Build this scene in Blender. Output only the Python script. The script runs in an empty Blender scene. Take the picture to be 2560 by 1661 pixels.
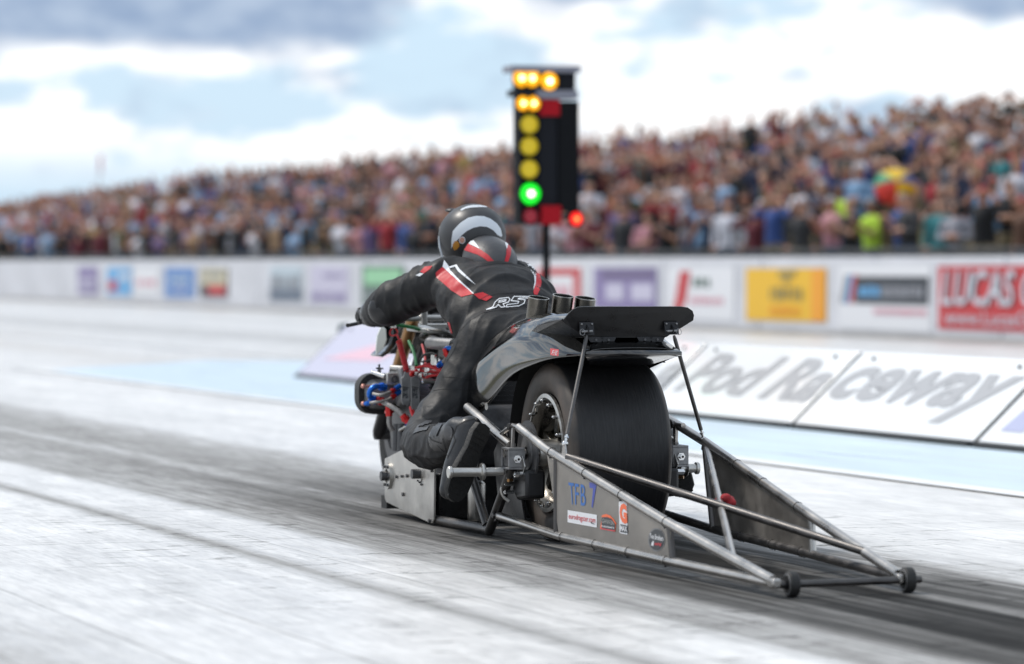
import bpy, bmesh, math, random
import numpy as np
from mathutils import Vector, Matrix, noise
from mathutils.bvhtree import BVHTree
from mathutils.geometry import delaunay_2d_cdt

random.seed(7)
S = bpy.context.scene
COL = S.collection
R = math.radians

# ------------------------------------------------------------------ camera
FPX, CX, CY, CAMH = 9600.0, 1280.0, 830.5, 1.0          # 135 mm lens on a 36 mm wide frame of 2560 px
YAW = R(18.9)
PIT = math.atan2(830.5 - 660.0, 9600.0)
FW = Vector((math.sin(YAW) * math.cos(PIT), math.cos(YAW) * math.cos(PIT), -math.sin(PIT)))
RT = Vector((math.cos(YAW), -math.sin(YAW), 0))
UP = RT.cross(FW)
CAM = Vector((0, 0, CAMH))
cd = bpy.data.cameras.new('camera'); co = bpy.data.objects.new('camera', cd); COL.objects.link(co)
co.matrix_world = Matrix(((RT.x, UP.x, -FW.x, 0), (RT.y, UP.y, -FW.y, 0), (RT.z, UP.z, -FW.z, CAMH), (0, 0, 0, 1)))
cd.sensor_width = 36; cd.lens = 135; cd.clip_start = 0.1; cd.clip_end = 8000
cd.dof.use_dof = True; cd.dof.focus_distance = 13.75; cd.dof.aperture_fstop = 2.5
S.camera = co

# ------------------------------------------------------------------ world, sun, exposure
SUN_EL, SUN_AZ = R(52), R(-42)                            # azimuth from +Y towards +X
wd = bpy.data.worlds.new('World'); S.world = wd; wd.use_nodes = True
def sky():
    nt = wd.node_tree; nt.nodes.clear()
    N = nt.nodes.new; Lk = nt.links.new
    def math_(op, a, b=None, clamp=False):
        n = N('ShaderNodeMath'); n.operation = op; n.use_clamp = clamp
        for i, v in enumerate((a, b)):
            if v is None: continue
            if hasattr(v, 'links'): Lk(v, n.inputs[i])
            else: n.inputs[i].default_value = v
        return n.outputs[0]
    def smooth(v, a, b):
        n = N('ShaderNodeMapRange'); n.interpolation_type = 'SMOOTHSTEP'
        Lk(v, n.inputs[0]); n.inputs[1].default_value = a; n.inputs[2].default_value = b
        return n.outputs[0]
    def mix(f, a, b):
        n = N('ShaderNodeMix'); n.data_type = 'RGBA'
        if hasattr(f, 'links'): Lk(f, n.inputs[0])
        else: n.inputs[0].default_value = f
        for i, v in ((6, a), (7, b)):
            if hasattr(v, 'links'): Lk(v, n.inputs[i])
            else: n.inputs[i].default_value = (*v, 1)
        return n.outputs[2]
    tc = N('ShaderNodeTexCoord'); sp = N('ShaderNodeSeparateXYZ'); Lk(tc.outputs['Generated'], sp.inputs[0])
    az = math_('ARCTAN2', sp.outputs[0], sp.outputs[1])
    u = math_('MULTIPLY', math_('SUBTRACT', az, YAW), 57.2958)
    v = math_('MULTIPLY', math_('ARCSINE', sp.outputs[2]), 57.2958)
    def noise_(su, sv, off, det, rough=0.55):
        c = N('ShaderNodeCombineXYZ'); Lk(math_('MULTIPLY', u, su), c.inputs[0]); Lk(math_('MULTIPLY', v, sv), c.inputs[1])
        c.inputs[2].default_value = off
        n = N('ShaderNodeTexNoise'); Lk(c.outputs[0], n.inputs['Vector']); n.inputs['Scale'].default_value = 1
        n.inputs['Detail'].default_value = det; n.inputs['Roughness'].default_value = rough
        return n.outputs['Fac']
    sk = N('ShaderNodeTexSky'); sk.sky_type = 'NISHITA'; sk.sun_disc = False
    sk.sun_elevation = SUN_EL; sk.sun_rotation = SUN_AZ; sk.air_density = 1.0; sk.dust_density = 1.5
    vm = N('ShaderNodeVectorMath'); vm.operation = 'SCALE'; Lk(sk.outputs[0], vm.inputs[0]); vm.inputs['Scale'].default_value = 0.10
    blue = mix(0.85, vm.outputs[0], (0.62, 0.81, 0.98))
    def blob(cu, cv, ru, rv):
        a = math_('DIVIDE', math_('SUBTRACT', u, cu), ru); b = math_('DIVIDE', math_('SUBTRACT', v, cv), rv)
        return math_('SUBTRACT', 1.0, math_('POWER', math_('ADD', math_('POWER', math_('ABSOLUTE', a), 4.0), math_('POWER', math_('ABSOLUTE', b), 4.0)), 0.25))
    puff = noise_(0.30, 0.85, 3.7, 7)
    fine = noise_(1.3, 2.4, 9.1, 5)
    w = smooth(math_('ADD', puff, math_('MULTIPLY', math_('SUBTRACT', fine, 0.5), 0.22)), 0.42, 0.52)
    clear = smooth(blob(-6.6, 0.4, 5.0, 1.7), 0.05, 0.55)                 # an open gap low on the left
    w = math_('MULTIPLY', w, math_('SUBTRACT', 1.0, math_('MULTIPLY', clear, 0.85)))
    c1 = mix(w, blue, (1.06, 1.07, 1.08))
    # soft grey bodies inside the white clouds
    body = smooth(noise_(0.6, 1.3, 21.3, 7), 0.54, 0.70)
    c2 = mix(math_('MULTIPLY', body, 0.24), c1, (0.62, 0.69, 0.80))
    # flat dark cloud bases: one on the left of the view, one to the right, then broken cover overhead
    d = math_('MAXIMUM', blob(-6.4, 4.9, 5.6, 2.0), blob(9.2, 4.9, 4.4, 1.5))
    d = math_('MAXIMUM', d, blob(1.0, 4.9, 1.3, 1.05))
    over = math_('MULTIPLY', smooth(v, 4.2, 7.0), math_('MULTIPLY', math_('SUBTRACT', noise_(0.07, 0.10, 5.5, 6), 0.46), 2.0))
    d = math_('MAXIMUM', d, over)
    d = math_('ADD', d, math_('MULTIPLY', math_('SUBTRACT', noise_(0.55, 1.1, 14.2, 6), 0.5), 0.60))
    dm = smooth(d, 0.00, 0.22)
    c3 = mix(dm, c2, mix(smooth(fine, 0.3, 0.7), (0.30, 0.40, 0.57), (0.44, 0.54, 0.69)))
    # below the horizon: pale ground colour
    c4 = mix(smooth(v, -0.6, -0.1), (0.45, 0.46, 0.45), c3)
    bg = N('ShaderNodeBackground'); Lk(c4, bg.inputs[0]); bg.inputs[1].default_value = 1.0
    out = N('ShaderNodeOutputWorld'); Lk(bg.outputs[0], out.inputs[0])
sky()
sl = bpy.data.lights.new('sun', 'SUN'); so = bpy.data.objects.new('sun', sl); COL.objects.link(so)
sl.energy = 2.3; sl.angle = R(9); sl.color = (1, 0.94, 0.86)
sd = Vector((math.sin(SUN_AZ) * math.cos(SUN_EL), math.cos(SUN_AZ) * math.cos(SUN_EL), math.sin(SUN_EL)))
so.rotation_euler = sd.to_track_quat('Z', 'Y').to_euler()
S.view_settings.view_transform = 'Standard'; S.view_settings.look = 'None'; S.view_settings.gamma = 1; S.view_settings.exposure = 0.14
S.cycles.use_denoising = True; S.cycles.max_bounces = 6; S.cycles.transparent_max_bounces = 8
S.cycles.sample_clamp_indirect = 6

# ------------------------------------------------------------------ photogrammetry: from a measured pixel to a place
BIKE = Vector((4.786, 13.053, 0)); BTH = R(1.5)
HV = Vector((math.sin(BTH), math.cos(BTH), 0)); RV = Vector((math.cos(BTH), -math.sin(BTH), 0))
def ray(px, py): return FW + RT * ((px - CX) / FPX) - UP * ((py - CY) / FPX)
def w2l(p):
    d = p - BIKE; return Vector((d.dot(RV), d.dot(HV), d.z))
def lray(px, py):
    r = ray(px, py); return Vector((r.dot(RV), r.dot(HV), r.z))
LCAM = w2l(CAM)
def on_x(px, py, x):
    r = lray(px, py); return LCAM + r * ((x - LCAM.x) / r.x)
def on_y(px, py, y):
    r = lray(px, py); return LCAM + r * ((y - LCAM.y) / r.y)
def on_plane(px, py, p0, n):
    r = lray(px, py); return LCAM + r * ((p0 - LCAM).dot(n) / r.dot(n))
def wall_pt(px, py, X):
    r = ray(px, py); return CAM + r * (X / r.x)

# ------------------------------------------------------------------ materials
def mat(name, col, rough=0.5, metal=0.0, var=0.0, vscale=8.0, bump=0.0, bscale=60.0, coat=0.0, spec=0.5, emit=None, estr=1.0, stretch=(1, 1, 1), trans=0.0, col2=None, ior=None):
    m = bpy.data.materials.new(name); m.use_nodes = True
    nt = m.node_tree; b = nt.nodes['Principled BSDF']
    b.inputs['Base Color'].default_value = (*col, 1); b.inputs['Roughness'].default_value = rough
    b.inputs['Metallic'].default_value = metal; b.inputs['Coat Weight'].default_value = coat
    b.inputs['Coat Roughness'].default_value = 0.06
    b.inputs['Specular IOR Level'].default_value = spec
    b.inputs['Transmission Weight'].default_value = trans
    if ior: b.inputs['IOR'].default_value = ior
    if emit:
        b.inputs['Emission Color'].default_value = (*emit, 1); b.inputs['Emission Strength'].default_value = estr
    if var or bump:
        tc = nt.nodes.new('ShaderNodeTexCoord'); mp = nt.nodes.new('ShaderNodeMapping')
        mp.inputs['Scale'].default_value = stretch; nt.links.new(tc.outputs['Object'], mp.inputs[0])
    if var:
        n = nt.nodes.new('ShaderNodeTexNoise'); n.inputs['Scale'].default_value = vscale; n.inputs['Detail'].default_value = 6
        n.inputs['Roughness'].default_value = 0.62
        nt.links.new(mp.outputs[0], n.inputs['Vector'])
        cr = nt.nodes.new('ShaderNodeValToRGB')
        lo = [max(0, c * (1 - var)) for c in col]; hi = list(col2) if col2 else [min(1, c * (1 + var)) for c in col]
        cr.color_ramp.elements[0].color = (*lo, 1); cr.color_ramp.elements[1].color = (*hi, 1)
        cr.color_ramp.elements[0].position = 0.3; cr.color_ramp.elements[1].position = 0.7
        nt.links.new(n.outputs['Fac'], cr.inputs[0]); nt.links.new(cr.outputs[0], b.inputs['Base Color'])
        mr = nt.nodes.new('ShaderNodeMapRange'); mr.inputs[1].default_value = 0.3; mr.inputs[2].default_value = 0.7
        mr.inputs[3].default_value = max(0.02, rough * (1 - 0.3)); mr.inputs[4].default_value = min(1, rough * 1.3)
        nt.links.new(n.outputs['Fac'], mr.inputs[0]); nt.links.new(mr.outputs[0], b.inputs['Roughness'])
    if bump:
        n2 = nt.nodes.new('ShaderNodeTexNoise'); n2.inputs['Scale'].default_value = bscale; n2.inputs['Detail'].default_value = 5
        nt.links.new(mp.outputs[0], n2.inputs['Vector'])
        bp = nt.nodes.new('ShaderNodeBump'); bp.inputs['Strength'].default_value = bump; bp.inputs['Distance'].default_value = 0.01
        nt.links.new(n2.outputs['Fac'], bp.inputs['Height']); nt.links.new(bp.outputs[0], b.inputs['Normal'])
    return m

M = {}
M['steel'] = mat('raw_steel_tube', (0.46, 0.44, 0.42), 0.32, 1.0, 0.22, 5, 0.02, 90)
M['darksteel'] = mat('dark_steel_tube', (0.115, 0.11, 0.108), 0.46, 1.0, 0.3, 12, 0.05, 90)
M['alu'] = mat('brushed_aluminium', (0.52, 0.51, 0.49), 0.36, 1.0, 0.2, 14, 0.04, 120, stretch=(1, 6, 1))
M['panel'] = mat('satin_titanium_panel', (0.29, 0.268, 0.245), 0.44, 0.85, 0.24, 6, 0.04, 160, stretch=(1, 1, 1.6))
M['plate'] = mat('worn_aluminium_plate', (0.50, 0.485, 0.46), 0.42, 0.9, 0.22, 11, 0.04, 120)
M['chrome'] = mat('bright_metal', (0.7, 0.7, 0.7), 0.16, 1.0)
M['blackchrome'] = mat('black_chrome', (0.15, 0.138, 0.122), 0.24, 1.0, 0.3, 10)
M['soot'] = mat('soot_black', (0.008, 0.008, 0.008), 0.8)
M['blackpaint'] = mat('gloss_black_paint', (0.012, 0.012, 0.013), 0.16, 0.0, 0.2, 20, coat=1.0)
M['darkmirror'] = mat('polished_dark_shell', (0.105, 0.104, 0.103), 0.06, 1.0, 0.20, 5, 0.01, 12)
M['wing'] = mat('satin_black_sheet', (0.006, 0.006, 0.007), 0.34, 0.0, 0.2, 30)
M['blackmetal'] = mat('black_anodised', (0.018, 0.018, 0.02), 0.36, 0.4, 0.3, 25)
M['gunmetal'] = mat('cast_gunmetal', (0.11, 0.11, 0.115), 0.5, 0.7, 0.3, 18, 0.2, 60)
M['castgrey'] = mat('cast_grey', (0.26, 0.26, 0.265), 0.48, 0.7, 0.25, 18, 0.2, 60)
M['rubber'] = mat('black_rubber', (0.014, 0.014, 0.014), 0.6, bump=0.2, bscale=90)
M['leather'] = mat('black_leather', (0.0062, 0.0065, 0.0080), 0.58, 0, 0.18, 7, 0.16, 60, spec=0.36)
M['leatherg'] = mat('charcoal_leather', (0.042, 0.043, 0.048), 0.42, 0, 0.12, 9, 0.10, 70)
M['ribbed'] = mat('ribbed_stretch_cloth', (0.011, 0.0115, 0.014), 0.7)
M['bootl'] = mat('boot_leather', (0.014, 0.014, 0.016), 0.34, 0, 0.2, 14, 0.14, 50)
M['redl'] = mat('red_leather', (0.50, 0.008, 0.018), 0.56, 0, 0.10, 9, 0.1, 60)
M['whitel'] = mat('white_leather', (0.72, 0.74, 0.77), 0.42, 0, 0.05, 9, 0.06, 60)
M['red'] = mat('red_plastic', (0.52, 0.012, 0.018), 0.35)
M['redan'] = mat('red_anodised', (0.55, 0.02, 0.02), 0.3, 0.5)
M['bluean'] = mat('blue_anodised', (0.01, 0.13, 0.55), 0.28, 0.55)
M['braid'] = mat('braided_hose', (0.30, 0.29, 0.28), 0.5, 0.6, 0.35, 160)
M['greenc'] = mat('green_cable', (0.01, 0.20, 0.05), 0.45)
M['gold'] = mat('gold_fork_tube', (0.30, 0.17, 0.075), 0.32, 0.9, 0.2, 12)
M['white'] = mat('white_vinyl', (0.74, 0.75, 0.78), 0.45)
M['decalblue'] = mat('blue_vinyl', (0.012, 0.12, 0.42), 0.4)
M['decalindigo'] = mat('indigo_vinyl', (0.035, 0.06, 0.36), 0.4)
M['decalred'] = mat('red_vinyl', (0.60, 0.035, 0.05), 0.4)
M['orange'] = mat('orange_vinyl', (0.85, 0.14, 0.035), 0.4)
M['decalblack'] = mat('black_vinyl', (0.03, 0.035, 0.042), 0.4)
M['helmet'] = mat('matt_black_helmet', (0.034, 0.035, 0.039), 0.46, 0, 0.15, 12)
M['helmetw'] = mat('helmet_white', (0.62, 0.66, 0.71), 0.35)
M['screen'] = mat('pale_screen', (0.75, 0.78, 0.74), 0.25)

# ------------------------------------------------------------------ mesh building
def tag(o, label=None, cat=None, group=None, kind=None):
    for k, v in (('label', label), ('category', cat), ('group', group), ('kind', kind)):
        if v: o[k] = v
    return o
def empty(name, loc, rz=0.0):
    o = bpy.data.objects.new(name, None); COL.objects.link(o); o.location = loc; o.rotation_euler = (0, 0, rz); o.empty_display_size = 0.1
    return o
def smooth_pts(pts, n=6):
    P = [Vector(p) for p in pts]; out = []
    for i in range(len(P) - 1):
        a = P[max(i - 1, 0)]; b = P[i]; c = P[i + 1]; d = P[min(i + 2, len(P) - 1)]
        for k in range(n):
            t = k / n; t2 = t * t; t3 = t2 * t
            out.append(0.5 * ((2 * b) + (c - a) * t + (2 * a - 5 * b + 4 * c - d) * t2 + (3 * b - a - 3 * c + d) * t3))
    out.append(P[-1]); return out
class MB:
    def __init__(s): s.v = []; s.f = []; s.m = []
    def add(s, vs, fs, m=0):
        o = len(s.v); s.v += [Vector(v) for v in vs]; s.f += [tuple(i + o for i in f) for f in fs]; s.m += [m] * len(fs); return s
    def box(s, c, size, rot=None, m=0):
        c = Vector(c); hx, hy, hz = size[0] / 2, size[1] / 2, size[2] / 2
        vs = [Vector((x, y, z)) for x in (-hx, hx) for y in (-hy, hy) for z in (-hz, hz)]
        if rot is not None: vs = [rot @ v for v in vs]
        return s.add([c + v for v in vs], [(0, 1, 3, 2), (4, 6, 7, 5), (0, 4, 5, 1), (2, 3, 7, 6), (0, 2, 6, 4), (1, 5, 7, 3)], m)
    def tube(s, pts, r, seg=12, m=0, caps=True):
        P = [Vector(p) for p in pts]; n = len(P); rs = r if isinstance(r, (list, tuple)) else [r] * n
        T = []
        for i in range(n):
            t = (P[min(i + 1, n - 1)] - P[max(i - 1, 0)]); T.append(t.normalized())
        a = Vector((0, 0, 1)) if abs(T[0].z) < 0.9 else Vector((1, 0, 0))
        u = T[0].cross(a).normalized(); vs = []; fs = []
        for i in range(n):
            u = (u - T[i] * u.dot(T[i])).normalized(); w = T[i].cross(u)
            for k in range(seg):
                q = 2 * math.pi * k / seg; vs.append(P[i] + (u * math.cos(q) + w * math.sin(q)) * rs[i])
        for i in range(n - 1):
            for k in range(seg):
                k2 = (k + 1) % seg; fs.append((i * seg + k, i * seg + k2, (i + 1) * seg + k2, (i + 1) * seg + k))
        if caps:
            fs.append(tuple(range(seg - 1, -1, -1))); fs.append(tuple((n - 1) * seg + k for k in range(seg)))
        return s.add(vs, fs, m)
    def cyl(s, p0, p1, r0, r1=None, seg=20, m=0): return s.tube([p0, p1], [r0, r0 if r1 is None else r1], seg, m)
    def lathe(s, prof, org, axis, seg=32, m=0, closed=False):
        org = Vector(org); ax = Vector(axis).normalized(); a = Vector((0, 0, 1)) if abs(ax.z) < 0.9 else Vector((1, 0, 0))
        u = ax.cross(a).normalized(); w = ax.cross(u); vs = []; fs = []; n = len(prof)
        for r, h in prof:
            for k in range(seg):
                q = 2 * math.pi * k / seg; vs.append(org + ax * h + (u * math.cos(q) + w * math.sin(q)) * r)
        for i in range(n if closed else n - 1):
            j = (i + 1) % n
            for k in range(seg):
                k2 = (k + 1) % seg; fs.append((i * seg + k, i * seg + k2, j * seg + k2, j * seg + k))
        return s.add(vs, fs, m)
    def ell(s, c, r, rot=None, seg=16, rings=10, m=0):
        c = Vector(c); vs = []; fs = []
        for i in range(rings + 1):
            th = math.pi * i / rings
            for k in range(seg):
                ph = 2 * math.pi * k / seg
                v = Vector((r[0] * math.sin(th) * math.cos(ph), r[1] * math.sin(th) * math.sin(ph), r[2] * math.cos(th)))
                if rot is not None: v = rot @ v
                vs.append(c + v)
        for i in range(rings):
            for k in range(seg):
                k2 = (k + 1) % seg; fs.append((i * seg + k, (i + 1) * seg + k, (i + 1) * seg + k2, i * seg + k2))
        return s.add(vs, fs, m)
    def prism(s, poly, n, t, m=0):          # planar polygon of 3d points, extruded by t along n (both ways half)
        n = Vector(n).normalized() * (t / 2); P = [Vector(p) for p in poly]; k = len(P)
        vs = [p - n for p in P] + [p + n for p in P]
        fs = [tuple(range(k - 1, -1, -1)), tuple(range(k, 2 * k))] + [(i, (i + 1) % k, k + (i + 1) % k, k + i) for i in range(k)]
        return s.add(vs, fs, m)
    def build(s, name, mats, parent=None, smooth=True, angle=38, bevel=0.0, sub=0):
        me = bpy.data.meshes.new(name); me.from_pydata([tuple(v) for v in s.v], [], s.f)
        for mm in (mats if isinstance(mats, (list, tuple)) else [mats]): me.materials.append(mm)
        if any(s.m): me.polygons.foreach_set('material_index', s.m)
        bm = bmesh.new(); bm.from_mesh(me); bmesh.ops.recalc_face_normals(bm, faces=bm.faces[:]); bm.to_mesh(me); bm.free()
        if smooth:
            me.polygons.foreach_set('use_smooth', [True] * len(me.polygons)); me.set_sharp_from_angle(angle=R(angle))
        me.update()
        o = bpy.data.objects.new(name, me); COL.objects.link(o)
        if parent is not None: o.parent = parent
        if bevel:
            b = o.modifiers.new('bevel', 'BEVEL'); b.width = bevel; b.segments = 2; b.limit_method = 'ANGLE'; b.angle_limit = R(40)
        if sub:
            b = o.modifiers.new('sub', 'SUBSURF'); b.levels = sub; b.render_levels = sub
        return o
def mesh_obj(name, me, parent=None):
    o = bpy.data.objects.new(name, me); COL.objects.link(o)
    if parent is not None: o.parent = parent
    return o
def evaluated(o):
    dg = bpy.context.evaluated_depsgraph_get(); dg.update()
    return bpy.data.meshes.new_from_object(o.evaluated_get(dg))
def fuse(mb, voxel, iters=6, name='fused'):   # one continuous skin round overlapping forms
    o = mb.build(name, M['leather'], None, smooth=False)
    r = o.modifiers.new('r', 'REMESH'); r.mode = 'VOXEL'; r.voxel_size = voxel
    sm = o.modifiers.new('s', 'SMOOTH'); sm.factor = 0.5; sm.iterations = iters
    me = evaluated(o); old = o.data; bpy.data.objects.remove(o); bpy.data.meshes.remove(old)
    me.polygons.foreach_set('use_smooth', [True] * len(me.polygons)); me.name = name
    return me
def limb(mb, pts, rs, seg=14):                 # tapered chain with round joints
    for i in range(len(pts) - 1): mb.cyl(pts[i], pts[i + 1], rs[i], rs[i + 1], seg)
    for p, r in zip(pts, rs): mb.ell(p, (r, r, r), None, seg, 8)
    return mb
TXT = {}
def text2d(body, shear=0.0, bold=0.0, space=1.0):
    key = (body, shear, bold, space)
    if key in TXT: return TXT[key]
    c = bpy.data.curves.new('lettering', 'FONT'); c.body = body; c.shear = shear; c.offset = bold; c.space_character = space
    c.resolution_u = 3; c.fill_mode = 'FRONT' if hasattr(c, 'fill_mode') else c.fill_mode
    o = bpy.data.objects.new('lettering', c); COL.objects.link(o)
    me = evaluated(o); vs = [(v.co.x, v.co.y) for v in me.vertices]; fs = [tuple(p.vertices) for p in me.polygons]
    bpy.data.objects.remove(o); bpy.data.curves.remove(c); bpy.data.meshes.remove(me)
    x0 = min(v[0] for v in vs); x1 = max(v[0] for v in vs); y0 = min(v[1] for v in vs); y1 = max(v[1] for v in vs)
    TXT[key] = ([((x - x0) / (x1 - x0), (y - y0) / (y1 - y0)) for x, y in vs], fs); return TXT[key]
def quad_map(q):                               # q: bl, br, tr, tl pixels -> (s,t)->pixel
    def f(s, t):
        x = (1 - s) * (1 - t) * q[0][0] + s * (1 - t) * q[1][0] + s * t * q[2][0] + (1 - s) * t * q[3][0]
        y = (1 - s) * (1 - t) * q[0][1] + s * (1 - t) * q[1][1] + s * t * q[2][1] + (1 - s) * t * q[3][1]
        return x, y
    return f
def lettering(name, body, quad, fn, m, parent, **kw):
    vs, fs = text2d(body, **kw); g = quad_map(quad); mb = MB(); mb.add([fn(*g(*v)) for v in vs], fs)
    return mb.build(name, m, parent, smooth=False)
def flat(name, poly, fn, m, parent):           # a flat printed shape on a surface
    mb = MB(); P = [fn(*p) for p in poly]; mb.add(P, [tuple(range(len(P)))]); return mb.build(name, m, parent, smooth=False)
def rrect(x0, y0, x1, y1, r, n=4):
    out = []
    for cx, cy, a in ((x1 - r, y1 - r, 0), (x0 + r, y1 - r, 90), (x0 + r, y0 + r, 180), (x1 - r, y0 + r, 270)):
        for k in range(n + 1):
            q = R(a + 90 * k / n); out.append((cx + r * math.cos(q), cy + r * math.sin(q)))
    return out

# ================================================================== THE SETTING
def track_material():
    m = bpy.data.materials.new('rubbered_track'); m.use_nodes = True; nt = m.node_tree; b = nt.nodes['Principled BSDF']
    N = nt.nodes.new; Lk = nt.links.new
    tc = N('ShaderNodeTexCoord'); sp = N('ShaderNodeSeparateXYZ'); Lk(tc.outputs['Object'], sp.inputs[0])
    def noise_(sx, sy, sc, det=6, rough=0.6, off=0.0):
        mp = N('ShaderNodeMapping'); mp.inputs['Scale'].default_value = (sx, sy, 1); mp.inputs['Location'].default_value = (off, off * 1.7, off)
        Lk(tc.outputs['Object'], mp.inputs[0])
        n = N('ShaderNodeTexNoise'); Lk(mp.outputs[0], n.inputs['Vector']); n.inputs['Scale'].default_value = sc
        n.inputs['Detail'].default_value = det; n.inputs['Roughness'].default_value = rough; return n.outputs['Fac']
    def mth(op, a, b_, cl=False):
        n = N('ShaderNodeMath'); n.operation = op; n.use_clamp = cl
        for i, v in enumerate((a, b_)):
            if hasattr(v, 'links'): Lk(v, n.inputs[i])
            else: n.inputs[i].default_value = v
        return n.outputs[0]
    def rng(v, a, b_, c=0.0, d=1.0, sm=True):
        n = N('ShaderNodeMapRange'); n.interpolation_type = 'SMOOTHSTEP' if sm else 'LINEAR'
        Lk(v, n.inputs[0])
        for i, q in enumerate((a, b_, c, d)): n.inputs[i + 1].default_value = q
        return n.outputs[0]
    # wobble the groove edges a little along the track
    x = mth('ADD', sp.outputs[0], mth('MULTIPLY', mth('SUBTRACT', noise_(0.4, 0.12, 1.0, 3), 0.5), 0.16))
    ramp = N('ShaderNodeValToRGB'); Lk(rng(x, -4, 22, sm=False), ramp.inputs[0])
    stops = [(-4, .36), (1.2, .42), (1.9, .54), (2.4, .74), (3.0, .80), (3.38, .80), (3.40, .30), (3.43, .34), (3.45, .74), (3.82, .80), (3.87, .44), (4.25, .40),
             (4.45, .33), (4.58, .35), (4.62, .56), (4.68, .36), (4.98, .33), (5.10, .40), (5.40, .50), (5.55, .76), (6.3, .80), (7.3, .80), (11.2, .72),
             (12.6, .70), (13.2, .52), (14.6, .56), (15.2, .76), (17.5, .66), (19.5, .72), (20.8, .58), (22, .44)]
    el = ramp.color_ramp.elements
    while len(el) > 1: el.remove(el[-1])
    for i, (X, g) in enumerate(stops):
        e = el[0] if i == 0 else el.new((X + 4) / 26)
        e.position = (X + 4) / 26; e.color = (g, g * 0.982, g * 0.958, 1)
    streak = noise_(20, 0.30, 1.0, 6, 0.66)          # long fine lines along the lane
    streak2 = noise_(5, 0.10, 1.0, 4, 0.6, 4.0)
    blotch = noise_(1.0, 0.45, 1.1, 6, 0.66, 9.0)
    chips = noise_(2.0, 9.0, 2.2, 9, 0.72, 2.0)       # torn rubber flakes lying across the lane
    val = mth('MULTIPLY', rng(streak, 0.32, 0.66, 0.93, 1.04), rng(streak2, 0.3, 0.7, 0.96, 1.04))
    val = mth('MULTIPLY', val, rng(blotch, 0.3, 0.7, 0.90, 1.08))
    mott = noise_(6.0, 1.5, 1.0, 9, 0.74, 16.0)          # scuffed, patchy wear
    grain = noise_(55, 3.2, 1.0, 7, 0.70, 3.0)       # fine scored grain of the slab
    val = mth('MULTIPLY', mth('MULTIPLY', val, rng(mott, 0.28, 0.66, 0.78, 1.08)), rng(grain, 0.30, 0.64, 0.78, 1.08))
    lines = noise_(26, 0.03, 1.0, 2, 0.5, 12.0)      # single tyre lines drawn along the lane
    val = mth('MULTIPLY', val, rng(lines, 0.64, 0.67, 1.0, 0.62))
    # rubber laid down behind the start line, heaviest in the groove, plus painted contact shadow
    groove = mth('MULTIPLY', rng(x, 3.75, 4.5), rng(x, 5.9, 5.0))
    gtex = rng(noise_(48, 1.1, 1.0, 7, 0.70, 31.0), 0.30, 0.66, 0.62, 1.18)
    val = mth('MULTIPLY', val, mth('ADD', 1.0, mth('MULTIPLY', rng(mth('MULTIPLY', rng(x, 3.8, 3.95), rng(x, 5.7, 5.3)), 0.0, 1.0), mth('SUBTRACT', gtex, 1.0))))
    burn_shade = mth('MULTIPLY', groove, mth('MULTIPLY', rng(sp.outputs[1], 20.5, 12.5), rng(noise_(4.5, 0.10, 1.0, 6, 0.66, 7.0), 0.28, 0.58)))
    val = mth('MULTIPLY', val, mth('SUBTRACT', 1.0, mth('MULTIPLY', burn_shade, 0.92)))  # rubber tone pushed darker to paint in contact shadow under the bike
    chipm = mth('MULTIPLY', rng(chips, 0.58, 0.63), mth('MULTIPLY', rng(sp.outputs[1], 19, 13), mth('MULTIPLY', rng(x, 2.2, 3.4), rng(x, 7.2, 5.6))))
    val = mth('MULTIPLY', val, mth('SUBTRACT', 1.0, mth('MULTIPLY', chipm, 0.80)))
    # saw-cut joints across the slab
    wv = N('ShaderNodeMath'); wv.operation = 'PINGPONG'; Lk(mth('ADD', sp.outputs[1], mth('MULTIPLY', noise_(2, 2, 1.0, 3, 0.5, 5.0), 0.05)), wv.inputs[0]); wv.inputs[1].default_value = 2.25
    val = mth('MULTIPLY', val, rng(wv.outputs[0], 0.0, 0.016, 0.60, 1.0))
    mx = N('ShaderNodeMix'); mx.data_type = 'RGBA'; mx.blend_type = 'MULTIPLY'; mx.inputs[0].default_value = 1
    Lk(ramp.outputs[0], mx.inputs[6]); cb = N('ShaderNodeCombineColor')
    for i in range(3): Lk(val, cb.inputs[i])
    Lk(cb.outputs[0], mx.inputs[7])
    # faint sandy dust in the far lane edge
    dust = mth('MULTIPLY', mth('MULTIPLY', rng(sp.outputs[0], 7.6, 9.5), rng(sp.outputs[0], 13.0, 10.5)), rng(noise_(0.5, 0.08, 1.0, 4), 0.4, 0.6))
    dm = N('ShaderNodeMix'); dm.data_type = 'RGBA'; Lk(mth('MULTIPLY', dust, 0.45), dm.inputs[0]); Lk(mx.outputs[2], dm.inputs[6]); dm.inputs[7].default_value = (0.46, 0.40, 0.34, 1)
    Lk(dm.outputs[2], b.inputs['Base Color'])
    lum = N('ShaderNodeRGBToBW'); Lk(dm.outputs[2], lum.inputs[0])
    Lk(mth('ADD', rng(lum.outputs[0], 0.10, 0.60, 0.74, 0.34), mth('MULTIPLY', mth('SUBTRACT', streak, 0.5), 0.25)), b.inputs['Roughness'])
    Lk(rng(lum.outputs[0], 0.06, 0.60, 0.05, 0.5), b.inputs['Specular IOR Level'])
    bp = N('ShaderNodeBump'); bp.inputs['Strength'].default_value = 0.12; bp.inputs['Distance'].default_value = 0.004
    Lk(mth('ADD', mth('MULTIPLY', grain, 0.6), mth('MULTIPLY', chips, 0.8)), bp.inputs['Height']); Lk(bp.outputs[0], b.inputs['Normal'])
    return m
def sheet(name, poly, z, m):
    mb = MB(); mb.add([(x, y, z) for x, y in poly], [tuple(range(len(poly)))])
    return tag(mb.build(name, m, None, smooth=False), kind='structure')
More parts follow.
